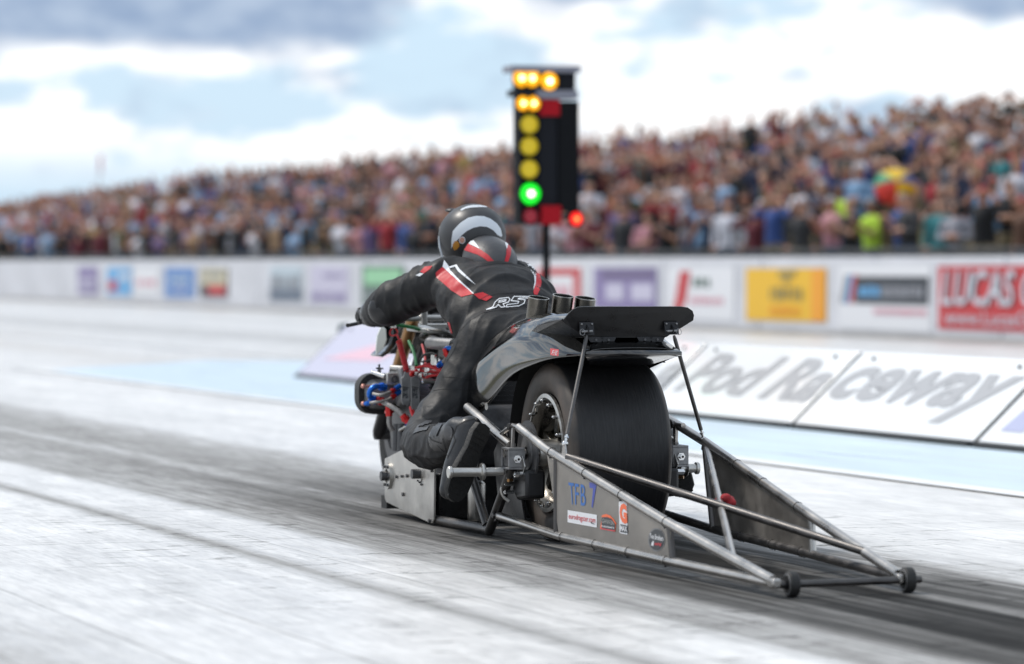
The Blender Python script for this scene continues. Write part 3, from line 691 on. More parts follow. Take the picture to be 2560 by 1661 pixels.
    for s in far:
        v, fs, idx = lo[rr.choices(range(6), [20, 20, 12, 16, 9, 8])[0]]
        a = R(28 + rr.uniform(-28, 28)); k = rr.uniform(.92, 1.07); c_, s_ = math.cos(a), math.sin(a); p = place(s)
        V.append(np.stack([(v[:, 0] * c_ - v[:, 1] * s_) * k + p.x, (v[:, 0] * s_ + v[:, 1] * c_) * k + p.y, v[:, 2] * k + p.z], 1)); Fc.append(fs + off); off += len(v)
        cols = np.array([TC[rr.choices(names[:14] + names[16:], wts[:14] + wts[16:])[0]], rr.choice(LEGC), rr.choice(SKINC), rr.choice(HAIRC)])
        Cc.append(cols[idx])
    V = np.concatenate(V); Fc = np.concatenate(Fc); Cc = np.concatenate(Cc)
    me = bpy.data.meshes.new('distant_crowd'); me.vertices.add(len(V)); me.vertices.foreach_set('co', V.ravel())
    me.loops.add(len(Fc) * 4); me.loops.foreach_set('vertex_index', Fc.ravel().astype('i')); me.polygons.add(len(Fc))
    me.polygons.foreach_set('loop_start', np.arange(0, len(Fc) * 4, 4, dtype='i')); me.polygons.foreach_set('loop_total', np.full(len(Fc), 4, 'i'))
    at = me.attributes.new('cloth', 'FLOAT_COLOR', 'FACE'); at.data.foreach_set('color', np.concatenate([Cc, np.ones((len(Cc), 1))], 1).ravel().astype('f'))
    me.update(calc_edges=True); me.validate()
    cm = bpy.data.materials.new('crowd_clothes'); cm.use_nodes = True; nt = cm.node_tree; a = nt.nodes.new('ShaderNodeAttribute'); a.attribute_name = 'cloth'
    nt.links.new(a.outputs['Color'], nt.nodes['Principled BSDF'].inputs['Base Color']); nt.nodes['Principled BSDF'].inputs['Roughness'].default_value = .85
    me.materials.append(cm); o = mesh_obj('distant_crowd', me); tag(o, 'distant mass of spectators filling the bank towards the left', 'crowd', None, 'stuff')
crowd()
# open umbrella in the crowd
um = empty('umbrella', wall_pt(2238, 476, 25.7)); tag(um, 'open umbrella with red, yellow, green and blue wedges in the crowd', 'umbrella')
um.rotation_euler = ((CAM - um.location).normalized() + Vector((0.10, 0, .55))).to_track_quat('Z', 'Y').to_euler()
wc = [(.10, .12, .30), (.78, .50, .02), (.75, .48, .03), (.03, .30, .16), (.62, .03, .02), (.66, .04, .02), (.80, .46, .01), (.80, .42, .01)]
for k in range(8):
    q = MB(); vs = []
    for i in range(5):
        th = R(62) * i / 4; r = .40 * math.sin(th); z = .40 * math.cos(th) - .1
        for j in range(3):
            ph = R(45 * k + 45 * j / 2); rr_ = r * (1 - .03 * (j == 1)); vs.append((rr_ * math.cos(ph), rr_ * math.sin(ph), z))
    q.add(vs, [(i * 3 + j, i * 3 + j + 1, (i + 1) * 3 + j + 1, (i + 1) * 3 + j) for i in range(4) for j in range(2)])
    q.build('canopy_wedge', mat('umbrella_cloth', wc[k], .7), um)
q = MB(); q.cyl((0, 0, -.45), (0, 0, .33), .008, seg=8); q.build('shaft', M['chrome'], um)
# small flag far off on the left
fl = empty('flag', (34, 150, 2.2)); tag(fl, 'small pink flag on a thin pole far off at the left', 'flag')
q = MB(); q.cyl((0, 0, 0), (0, 0, 3.2), .03, seg=8); q.build('pole', M['white'], fl)
q = MB(); q.add([(0, -.02 - .5 * i / 4, 3.1 - .05 * math.sin(i)) for i in range(5)] + [(0.08 * math.sin(i * 1.5), -.02 - .5 * i / 4, 2.5 - .08 * math.sin(i)) for i in range(5)], [(i, i + 1, 6 + i, 5 + i) for i in range(4)])
q.build('cloth', mat('flag_pink', (.55, .2, .28), .8), fl)

# ================================================================== THE DRAG MOTORCYCLE  (local: x right, y forward, z up, origin under the rear axle)
bike = empty('drag_motorcycle', BIKE, -BTH)
tag(bike, 'long black drag racing motorcycle with a huge slick rear tyre, wing and wheelie bars', 'motorcycle')
AX = 0.318; TR = 0.332

def tyre_material():
    m = mat('slick_rubber', (0.017, 0.0168, 0.017), 0.55); nt = m.node_tree; b = nt.nodes['Principled BSDF']; N = nt.nodes.new; Lk = nt.links.new
    tc = N('ShaderNodeTexCoord'); sp = N('ShaderNodeSeparateXYZ'); Lk(tc.outputs['Object'], sp.inputs[0])
    ang = N('ShaderNodeMath'); ang.operation = 'ARCTAN2'; Lk(sp.outputs[1], ang.inputs[0]); Lk(sp.outputs[2], ang.inputs[1])
    cb = N('ShaderNodeCombineXYZ'); Lk(sp.outputs[0], cb.inputs[0]); Lk(ang.outputs[0], cb.inputs[1])
    mp = N('ShaderNodeMapping'); mp.inputs['Scale'].default_value = (150, 4.5, 1); Lk(cb.outputs[0], mp.inputs[0])
    n = N('ShaderNodeTexNoise'); n.inputs['Scale'].default_value = 1; n.inputs['Detail'].default_value = 6; Lk(mp.outputs[0], n.inputs['Vector'])
    n2 = N('ShaderNodeTexNoise'); n2.inputs['Scale'].default_value = 9; n2.inputs['Detail'].default_value = 5; Lk(tc.outputs['Object'], n2.inputs['Vector'])
    ab = N('ShaderNodeMath'); ab.operation = 'ABSOLUTE'; Lk(sp.outputs[0], ab.inputs[0])
    sw = N('ShaderNodeMapRange'); sw.interpolation_type = 'SMOOTHSTEP'; Lk(ab.outputs[0], sw.inputs[0]); sw.inputs[1].default_value = .162; sw.inputs[2].default_value = .174
    cr = N('ShaderNodeValToRGB'); Lk(n.outputs['Fac'], cr.inputs[0]); cr.color_ramp.elements[0].position = .35; cr.color_ramp.elements[1].position = .72
    cr.color_ramp.elements[0].color = (.008, .008, .009, 1); cr.color_ramp.elements[1].color = (.018, .0175, .019, 1)
    c2 = N('ShaderNodeValToRGB'); Lk(n2.outputs['Fac'], c2.inputs[0]); c2.color_ramp.elements[0].position = .38; c2.color_ramp.elements[1].position = .68
    c2.color_ramp.elements[0].color = (.034, .030, .027, 1); c2.color_ramp.elements[1].color = (.085, .066, .054, 1)
    mx = N('ShaderNodeMix'); mx.data_type = 'RGBA'; Lk(sw.outputs[0], mx.inputs[0]); Lk(cr.outputs[0], mx.inputs[6]); Lk(c2.outputs[0], mx.inputs[7]); Lk(mx.outputs[2], b.inputs['Base Color'])
    bp = N('ShaderNodeBump'); bp.inputs['Strength'].default_value = .30; bp.inputs['Distance'].default_value = .005; Lk(n.outputs['Fac'], bp.inputs['Height']); Lk(bp.outputs[0], b.inputs['Normal'])
    rr = N('ShaderNodeMapRange'); Lk(n2.outputs['Fac'], rr.inputs[0]); rr.inputs[3].default_value = .42; rr.inputs[4].default_value = .72; Lk(rr.outputs[0], b.inputs['Roughness'])
    return m
def rear_wheel():
    prof = [(.205, -.150), (.215, -.172), (.245, -.188), (.285, -.192), (.310, -.186), (.3225, -.174), (.3275, -.166), (.330, -.150), (.3315, -.09), (.332, 0)]
    prof = prof + [(r, -h) for r, h in prof[-2::-1]]
    q = MB(); q.lathe(prof, (0, 0, 0), (1, 0, 0), 96)
    # the contact patch squats a little under launch load
    for v in q.v:
        if v.z < -.29: v.z = -.29 + (v.z + .29) * .62
    w = q.build('rear_tyre', tyre_material(), bike); w.location = (0, 0, AX); w['label'] = 'very wide worn slick rear tyre'
    w.location.z = AX
    for s in (-1, 1):
        q = MB(); q.lathe([(.212, s * .168), (.212, s * .182), (.196, s * .186), (.180, s * .172), (.165, s * .150), (.150, s * .10), (.11, s * .06), (.05, s * .055), (.05, 0)], (0, 0, 0), (1, 0, 0), 48)
        q.build('rim', M['blackchrome'], w)
        q = MB(); q.lathe([(.214, s * .178), (.214, s * .188), (.200, s * .190), (.198, s * .178)], (0, 0, 0), (1, 0, 0), 64, closed=True); q.build('rim_ring', M['alu'], w)
        for k in range(16):
            a = 2 * math.pi * k / 16; p = Vector((s * .186, .19 * math.cos(a), .19 * math.sin(a)))
            if k == 0:
                q = MB(); q.cyl((0, 0, 0), (s * .014, 0, 0), .0075, seg=6); q.ell((s * .016, 0, 0), (.006, .005, .005), None, 8, 6); b0 = q.build('rim_bolt', M['chrome'], w); b0.location = p
            else:
                o = b0.copy(); COL.objects.link(o); o.parent = w; o.location = p
        for k in range(5):                               # open spokes
            a = 2 * math.pi * (k + .3) / 5; q = MB(); d = Vector((0, math.cos(a), math.sin(a))); e = Vector((0, -math.sin(a), math.cos(a)))
            q.prism([d * .05 - e * .022, d * .165 - e * .014, d * .165 + e * .014, d * .05 + e * .022], (1, 0, 0), .03); 
            for v in q.v: v.x += s * .135
            q.build('spoke', M['blackchrome'], w, bevel=.003)
        q = MB(); q.lathe([(.0, s * .22), (.045, s * .22), (.05, s * .20), (.05, s * .12), (.062, s * .10)], (0, 0, 0), (1, 0, 0), 32); q.build('hub', M['alu'], w)
    q = MB(); q.cyl((-.345, 0, AX), (.345, 0, AX), .014); q.build('axle', M['steel'], bike)
rear_wheel()

# --- rear fender / tail cowl, lofted along the bike
def fender():
    # y, arch z, crease z, crown edge (x,z), centre z, half width at arch, half width at crease
    secs = [(.92, .470, .520, .110, .590, .600, .190, .175), (.84, .446, .535, .122, .650, .664, .235, .215), (.75, .436, .560, .136, .704, .717, .262, .246), (.65, .434, .604, .144, .738, .750, .272, .252), (.54, .446, .642, .142, .762, .773, .262, .242), (.44, .500, .674, .140, .780, .789, .251, .236),
            (.32, .556, .702, .135, .794, .801, .247, .232), (.18, .602, .721, .130, .804, .810, .247, .230), (.02, .628, .723, .125, .804, .810, .244, .226), (-.12, .652, .717, .118, .790, .796, .238, .216),
            (-.24, .666, .709, .115, .756, .762, .226, .205), (-.34, .673, .701, .110, .730, .734, .208, .190), (-.42, .679, .694, .110, .704, .706, .182, .17)]
    q = MB(); n = 11
    for y, za, zc, xr, zr, z0, wa, wc in secs:
        k_ = max(0.0, min(1.0, (y + .34) / .3)); zr += .020 * k_; z0 += .018 * k_; xr += .020 * k_; wc += .010 * k_; wa += .004 * k_; zc += .006 * k_
        pts = [(-wa, za), (-wa * .99, za * .5 + zc * .5), (-wc, zc), (-(wc + xr) / 2 - .006, zc * .42 + zr * .58), (-xr, zr), (0, z0)]
        pts = pts + [(-x, z) for x, z in pts[-2::-1]]
        q.add([(x, y, z) for x, z in pts], [])
    for i in range(len(secs) - 1):
        q.f += [(i * n + j, i * n + j + 1, (i + 1) * n + j + 1, (i + 1) * n + j) for j in range(n - 1)]; q.m += [0] * (n - 1)
    o = q.build('rear_fender', M['darkmirror'], bike, angle=60)
    so_ = o.modifiers.new('t', 'SOLIDIFY'); so_.thickness = .006; so_.offset = -1
    sb = o.modifiers.new('s', 'SUBSURF'); sb.levels = 2; sb.render_levels = 2
    # crease the ridge between side and deck
    me = o.data; at = me.attributes.new('crease_edge', 'FLOAT', 'EDGE')
    for e in me.edges:
        a, b = e.vertices
        if a % n == b % n and a % n in (2, 8): at.data[e.index].value = .7
    # the mapping above keeps verts in loft order
    f = lambda px, py: on_x(px, py, -.2545)
    flat('safety_sticker', [(1376, 871), (1397, 874), (1396, 891), (1376, 888)], f, M['decalred'], o)
    f2 = lambda px, py: on_x(px, py, -.2555)
    lettering('sticker_lettering', 'F/E', [(1379, 886), (1394, 889), (1395, 878), (1380, 875)], f2, M['white'], o, shear=.3)
    oval = [(1216 + 4 * math.cos(a * .5236), 1017 + 9 * math.sin(a * .5236)) for a in range(12)]
    flat('oval_badge', oval, lambda px, py: on_x(px, py, -.2790), M['alu'], o)
    # inner mudguard skin behind the seat, over the tyre
    q = MB(); vs = []
    for i in range(19):
        a = R(-28 + 150 * i / 18); vs += [(-.21, math.sin(a) * .37, AX + math.cos(a) * .37), (.21, math.sin(a) * .37, AX + math.cos(a) * .37)]
    q.add(vs, [(2 * i, 2 * i + 1, 2 * i + 3, 2 * i + 2) for i in range(18)]); q.build('inner_guard', M['soot'], o)
    # ducktail lip under the wing
    q = MB(); A = [(-.14, -.30, .734), (.14, -.30, .734), (.160, -.37, .712), (.178, -.432, .690), (-.178, -.432, .690), (-.160, -.37, .712)]
    q.add([(x, y, z) for x, y, z in A], [(0, 1, 2, 5), (5, 2, 3, 4)]); 
    q.add([(-.178, -.432, .690), (.178, -.432, .690), (.180, -.428, .678), (-.180, -.428, .678), (.11, -.28, .640), (-.11, -.28, .640)], [(0, 1, 2, 3), (3, 2, 4, 5)])
    l = q.build('ducktail_lip', M['blackpaint'], o, angle=30); st = l.modifiers.new('t', 'SOLIDIFY'); st.thickness = .006
    # seat pad in front of the pipes
    q = MB(); q.ell((0, .86, .62), (.14, .18, .05)); q.build('seat_pad', M['leather'], o)
    return o
fender()

# --- wing tray
def wing():
    W = empty('wing_root', (0, 0, 0)); 
    bpy.data.objects.remove(W)
    hb, ht = .145, .245
    def bl(y, h, z): return [(-h, y, z), (h, y, z)]
    # base and flared sides as one bent sheet, rear wall leaning back
    base = [(-.205, .13, .738), (-.150, .16, .742), (.150, .16, .742), (.205, .13, .738), (.150, -.345, .742), (-.150, -.345, .742)]
    q = MB(); q.add(base, [(0, 1, 5), (1, 2, 4, 5), (2, 3, 4)])
    # left / right side walls
    for s in (-1, 1):
        P = [(s * .150, -.345, .742), (s * .205, .13, .738), (s * .212, .10, .752), (s * .225, -.02, .778), (s * .238, -.20, .797), (s * .245, -.365, .806)]
        q.add(P, [tuple(range(6))])
    # rear wall with rounded upper corners
    top = [(-.145, -.345, .742), (.145, -.345, .742), (.205, -.354, .774), (.245, -.364, .800), (.247, -.367, .818), (.240, -.370, .834), (.222, -.373, .845), (.195, -.374, .849), (-.165, -.374, .850), (-.190, -.374, .848), (-.208, -.372, .840), (-.222, -.369, .826), (-.233, -.366, .812), (-.245, -.364, .800), (-.205, -.354, .774)]
    q.add(top, [tuple(range(len(top)))])
    o = q.build('rear_wing', M['wing'], bike, smooth=False); st = o.modifiers.new('t', 'SOLIDIFY'); st.thickness = .005; st.offset = 0
    # mounting tabs below the tray
    for y, xs in ((.10, (-.190,)), (-.03, (-.175,)), (-.16, (-.17,))):
        for x in xs:
            q = MB(); q.prism([(x - .002, y + .035, .740), (x - .002, y - .035, .740), (x - .010, y - .006, .716), (x - .010, y + .010, .716)], (1, 0, 0), .004); b = q.build('mounting_tab', M['blackmetal'], o, smooth=False)
            q = MB(); q.cyl((x - .016, y + .002, .724), (x - .006, y + .002, .724), .005, seg=8); q.build('bolt', M['gunmetal'], b)
    for x in (-.115, -.068, .068, .115):
        q = MB(); q.prism([(x - .03, -.349, .742), (x + .03, -.349, .742), (x + .02, -.352, .724), (x - .02, -.352, .724)], (0, 1, 0), .004); b = q.build('mounting_tab', M['blackmetal'], o, smooth=False)
        q = MB(); q.cyl((x, -.357, .732), (x, -.350, .732), .0042, seg=8); q.build('bolt', M['gunmetal'], b)
    # strut brackets and struts
    for s, tp, ft in ((-1, Vector((-.156, -.385, .764)), Vector((-.306, -.582, .372))), (1, Vector((.160, -.385, .764)), Vector((.317, -.285, .366)))):
        q = MB(); q.box((tp.x, -.3735, .772), (.052, .004, .046), Matrix.Rotation(R(-14), 3, 'X')); b = q.build('strut_bracket', M['blackmetal'], o, smooth=False)
        for dx in (-.019, .019):
            for dz in (-.012, .014):
                q = MB(); q.ell((tp.x + dx, -.376, .774 + dz), (.0038, .0025, .0038), None, 8, 5); q.build('rivet', M['castgrey'], b)
        q = MB(); q.prism([(tp.x, -.372, .786), (tp.x, -.372, .752), (tp.x, -.398, .758), (tp.x, -.398, .770)], (1, 0, 0), .004); q.build('clevis', M['blackmetal'], b, smooth=False)
        q = MB(); q.cyl((tp.x - .022, -.390, .762), (tp.x + .016, -.390, .764), .004, seg=8)
        q.tube([Vector((tp.x + s * .022, -.392, .764)) + Vector((0, .002 * math.sin(a), 0)) + Vector((.009 * math.cos(a), 0, .011 * math.sin(a) - .004)) for a in [R(30 * k) for k in range(13)]], .0010, 6)
        q.build('quick_pin', M['castgrey'], b)
        d = (ft - tp).normalized()
        q = MB(); q.tube([tp + d * .02, tp + d * .035, ft - d * .045], [.0045, .0072, .0072], 12); sr = q.build('wing_strut', M['darksteel'], bike)
        q = MB(); q.cyl(ft - d * .05, ft - d * .018, .0048, seg=8); q.ell(ft - d * .008, (.012, .009, .011), None, 10, 8); q.cyl(ft - d * .036, ft - d * .03, .0085, seg=6); q.build('rod_end', M['chrome'], sr)
        q = MB(); q.ell(tp, (.007, .009, .010), None, 10, 8); q.build('rod_end', M['blackmetal'], sr)
        q = MB(); q.prism([ft + Vector((0, .028, -.03)), ft + Vector((0, -.026, -.045)), ft + Vector((0, -.008, .004)), ft + Vector((0, .008, .006))], (1, 0, 0), .005); q.build('gusset', M['steel'], sr, smooth=False)
wing()

# --- exhaust stacks rising behind the seat
for i, (px, py) in enumerate(((1347, 745), (1408, 740), (1464, 746))):
    p = on_y(px, py, .33); q = MB(); a = p; b = p + Vector((-.012, .03, -.16))
    ax = (a - b).normalized(); L_ = (a - b).length
    q.lathe([(.0388, 0), (.0388, L_), (.0362, L_), (.0362, L_ - .10)], b, ax, 32)
    e = q.build('exhaust_pipe', M['blackchrome'], bike)
    q = MB(); q.lathe([(.0, L_ - .10), (.0361, L_ - .10), (.0361, L_ - .004)], b, ax, 32); q.build('pipe_bore', M['soot'], e)
    q = MB(); q.lathe([(.0392, L_ - .001), (.0392, L_ + .0015), (.0360, L_ + .0015), (.0360, L_ - .001)], b, ax, 32, closed=True); q.build('pipe_lip', M['alu'], e)

# --- wheelie bar frame
def fr(name, pts, r, m='steel', parent=None, smooth_n=0):
    q = MB(); q.tube(smooth_pts(pts, smooth_n) if smooth_n else pts, r, 14); return q.build(name, M[m], parent or bike)
LTOP = [(-.31, -.075, .414), (-.31, -.40, .350), (-.282, -1.56, .170), (-.259, -2.44, .050)]
RTOP = [(.325, .16, .436), (.317, -.30, .362), (.242, -1.49, .176), (.178, -2.37, .052)]
LBOT = [(-.310, .175, .082), (-.307, -.536, .056), (-.282, -1.60, .046), (-.259, -2.44, .042)]
RBOT = [(.318, .175, .082), (.311, -.45, .056), (.240, -1.52, .050), (.178, -2.37, .044)]
TT = fr('upper_rail', LTOP[:3] + [LTOP[3]], .0165); fr('upper_rail', RTOP, .0165)
BB = fr('lower_rail', LBOT, .0150); fr('lower_rail', RBOT, .0150, 'darksteel')
fr('upright', [(.317, -.30, .350), (.311, -.40, .060)], .0145, 'darksteel'); fr('upright', [(-.308, -.50, .325), (-.307, -.50, .060)], .012, 'darksteel')
fr('upright', [(-.281, -1.585, .155), (-.281, -1.615, .050)], .011, 'darksteel'); fr('upright', [(.2415, -1.50, .168), (.240, -1.515, .056)], .013, 'alu')
fr('cross_brace', [(-.305, -.615, .335), (.2005, -2.06, .098)], .0135, 'darksteel'); fr('cross_brace', [(.317, -.31, .345), (-.267, -2.12, .097)], .0125)
# red strap knotted round the crossing
cp = Vector((.017, -1.245, .214)); q = MB()
for k, (dx, dy, dz) in enumerate(((0, 0, 0), (.016, -.012, .006), (.028, -.03, -.004), (.010, -.03, .012), (.03, -.01, .004))):
    q.ell(cp + Vector((dx, dy, dz)), (.018, .02, .015), Matrix.Rotation(.5 * k, 3, 'Z'), 10, 8)
me = fuse(q, .004, 2, 'red_strap'); me.materials.clear(); me.materials.append(M['redl'] if False else mat('red_webbing', (.33, .02, .025), .8, 0, .3, 120, .3, 200)); mesh_obj('red_strap', me, bike)
# side sheets
for s, T, Bm in ((-1, [(-.3135, -.400, .350), (-.2845, -1.585, .166)], [(-.3105, -.536, .058), (-.2845, -1.605, .047)]), (1, [(.318, -.33, .352), (.2445, -1.49, .172)], [(.3135, -.405, .060), (.2435, -1.515, .052)])):
    q = MB(); P = [T[0], T[1], (T[1][0], T[1][1] - .022, T[1][2] - .018), Bm[1], Bm[0]]
    if s > 0: P = [T[0], T[1], Bm[1], Bm[0]]
    n_ = (Vector(P[1]) - Vector(P[0])).cross(Vector(P[-1]) - Vector(P[0])).normalized()
    pn = q.prism(P, n_, .0022).build('side_panel', M['panel'], bike, smooth=False)
    if s < 0:
        LPN = pn; ln = n_ if n_.x < 0 else -n_; lp0 = Vector(P[0])
for t_, rail, ys, sx in ((TT, LTOP, (-.45, -.80, -1.15, -1.56), -1), (BB, LBOT, (-.57, -.90, -1.22, -1.57), -1), (TT, RTOP, (-.68, -.98, -1.36), 1), (BB, RBOT, (-.72, -1.08, -1.40), 1)):
    for y in ys:
        for a, b in zip(rail, rail[1:]):
            if a[1] >= y >= b[1]:
                t = (a[1] - y) / (a[1] - b[1]); A = Vector(a); B_ = Vector(b); p = A.lerp(B_, t); d = (B_ - A).normalized(); break
        q = MB(); rr_ = .0172; u = d.cross(Vector((1, 0, 0))).normalized(); w = Vector((1, 0, 0))
        q.tube([p + (u * math.cos(R(30 * k)) + w * math.sin(R(30 * k))) * rr_ for k in range(13)], .0011, 6); q.ell(p + Vector((sx * .008, 0, -.018)), (.003, .003, .003), None, 6, 5)
        q.build('cable_tie', M['rubber'], t_)
# axle, small wheels
q = MB(); q.cyl((-.272, -2.462, .0395), (.236, -2.404, .0395), .0115, seg=16); q.build('wheelie_axle', M['darksteel'], bike)
for x, y in ((-.205, -2.455), (.191, -2.410)):
    q = MB(); q.lathe([(.012, -.014), (.024, -.016), (.035, -.0155), (.0388, -.012), (.0395, 0), (.0388, .012), (.035, .0155), (.024, .016), (.012, .014)], (x, y, .0395), (1, 0, 0), 36)
    w = q.build('wheelie_wheel', M['rubber'], bike)
    for s in (-1, 1):
        q = MB(); q.lathe([(.0285, s * .0160), (.0305, s * .0170), (.0320, s * .0160)], (x, y, .0395), (1, 0, 0), 32); q.build('rim_line', M['castgrey'], w)
        q = MB(); q.cyl((x + s * .012, y, .0395), (x + s * .024, y, .0395), .015, seg=12); q.build('hub', M['blackmetal'], w)
q = MB(); q.box((-.262, -2.458, .044), (.03, .05, .03)); q.build('axle_boss', M['steel'], bike, bevel=.006); q = MB(); q.box((.166, -2.400, .044), (.024, .05, .03)); q.build('axle_boss', M['steel'], bike, bevel=.006)

# --- stickers on the left panel
def pp(d):
    def f(px, py): return on_plane(px, py, lp0 + ln * (.0014 + d), ln)
    return f
def stk(name, poly, m, d): return flat(name, poly, pp(d), M[m], LPN)
def off5(x, y): return 1350 + x / 4.1733, 1050 + y / 4.1733         # measured in an enlarged crop
def o6(x, y): return 1380 + x / 7.0, 1200 + y / 7.0
for ch, q_ in (('T', [(322, 428), (392, 436), (382, 60), (286, 44)]), ('F', [(404, 434), (468, 442), (466, 76), (400, 64)]), ('B', [(504, 448), (592, 462), (582, 92), (498, 78)])):
    lettering('lettering', ch, [o6(*p) for p in q_], pp(.001), M['decalblue'], LPN, bold=.002)
lettering('lettering', '7', [o6(690, 500), o6(745, 505), o6(782, 55), o6(650, 45)], pp(.001), M['decalindigo'], LPN, bold=.035)
stk('white_sticker', [o6(272, 742), o6(783, 836), o6(786, 614), o6(274, 528)], 'white', .001)
lettering('sticker_lettering', 'eurodragster.com', [o6(290, 705), o6(755, 790), o6(757, 655), o6(292, 585)], pp(.002), M['decalred'], LPN, bold=.005)
stk('sticker_mark', [o6(678, 760), o6(770, 788), o6(705, 755), o6(680, 720)], 'decalblack', .0025)
stk('orange_sticker', [o6(840, 860), o6(1105, 910), o6(1118, 770), o6(1130, 770), o6(1080, 690), o6(1020, 625), o6(950, 600), o6(890, 612), o6(862, 640), o6(880, 655), o6(855, 760)], 'orange', .001)
stk('sticker_patch', [o6(866, 845), o6(1095, 888), o6(1105, 775), o6(1040, 680), o6(960, 650), o6(880, 655), o6(866, 690)], 'decalblack', .002)
lettering('sticker_lettering', 'GANNON', [o6(872, 752), o6(1098, 800), o6(1078, 722), o6(880, 675)], pp(.003), M['alu'], LPN, shear=.1, bold=.005)
stk('sticker_patch', [o6(848, 862), o6(1098, 905), o6(1100, 885), o6(850, 842)], 'decalred', .0026)
lettering('sticker_lettering', 'motorsports', [o6(866, 832), o6(1090, 868), o6(1088, 825), o6(866, 790)], pp(.003), M['white'], LPN, bold=.02)
stk('white_sticker', [o6(1168, 400), o6(1180, 375), o6(1300, 392), o6(1312, 420), o6(1325, 940), o6(1312, 958), o6(1200, 938), o6(1182, 912)], 'white', .001)
lettering('lettering', 'G', [o6(1190, 745), o6(1318, 780), o6(1302, 425), o6(1178, 402)], pp(.002), M['orange'], LPN, bold=.06)
stk('sticker_patch', [o6(1194, 912), o6(1318, 935), o6(1316, 800), o6(1192, 775)], 'decalblack', .002)
lettering('lettering', 'MAX', [o6(1196, 890), o6(1315, 912), o6(1313, 815), o6(1196, 790)], pp(.003), M['white'], LPN, bold=.03)
circ = lambda cx, cy, rx, ry, n=28: [(cx + rx * math.cos(2 * math.pi * k / n), cy + ry * math.sin(2 * math.pi * k / n)) for k in range(n)]
stk('round_sticker', [o6(*c) for c in circ(1828, 1048, 148, 205)], 'castgrey', .001)
stk('round_sticker', [o6(*c) for c in circ(1828, 1048, 128, 182)], 'decalblack', .002)
lettering('sticker_lettering', 'Two Brothers', [o6(1708, 1025), o6(1945, 1075), o6(1950, 985), o6(1712, 935)], pp(.003), M['white'], LPN, bold=.02)
lettering('sticker_lettering', 'racing', [o6(1790, 1160), o6(1915, 1165), o6(1915, 1100), o6(1790, 1090)], pp(.003), M['decalred'], LPN, shear=.3, bold=.03)
stk('sticker_mark', [o6(1735, 1150), o6(1775, 1158), o6(1785, 1075), o6(1765, 1070), o6(1740, 1110)], 'white', .003)

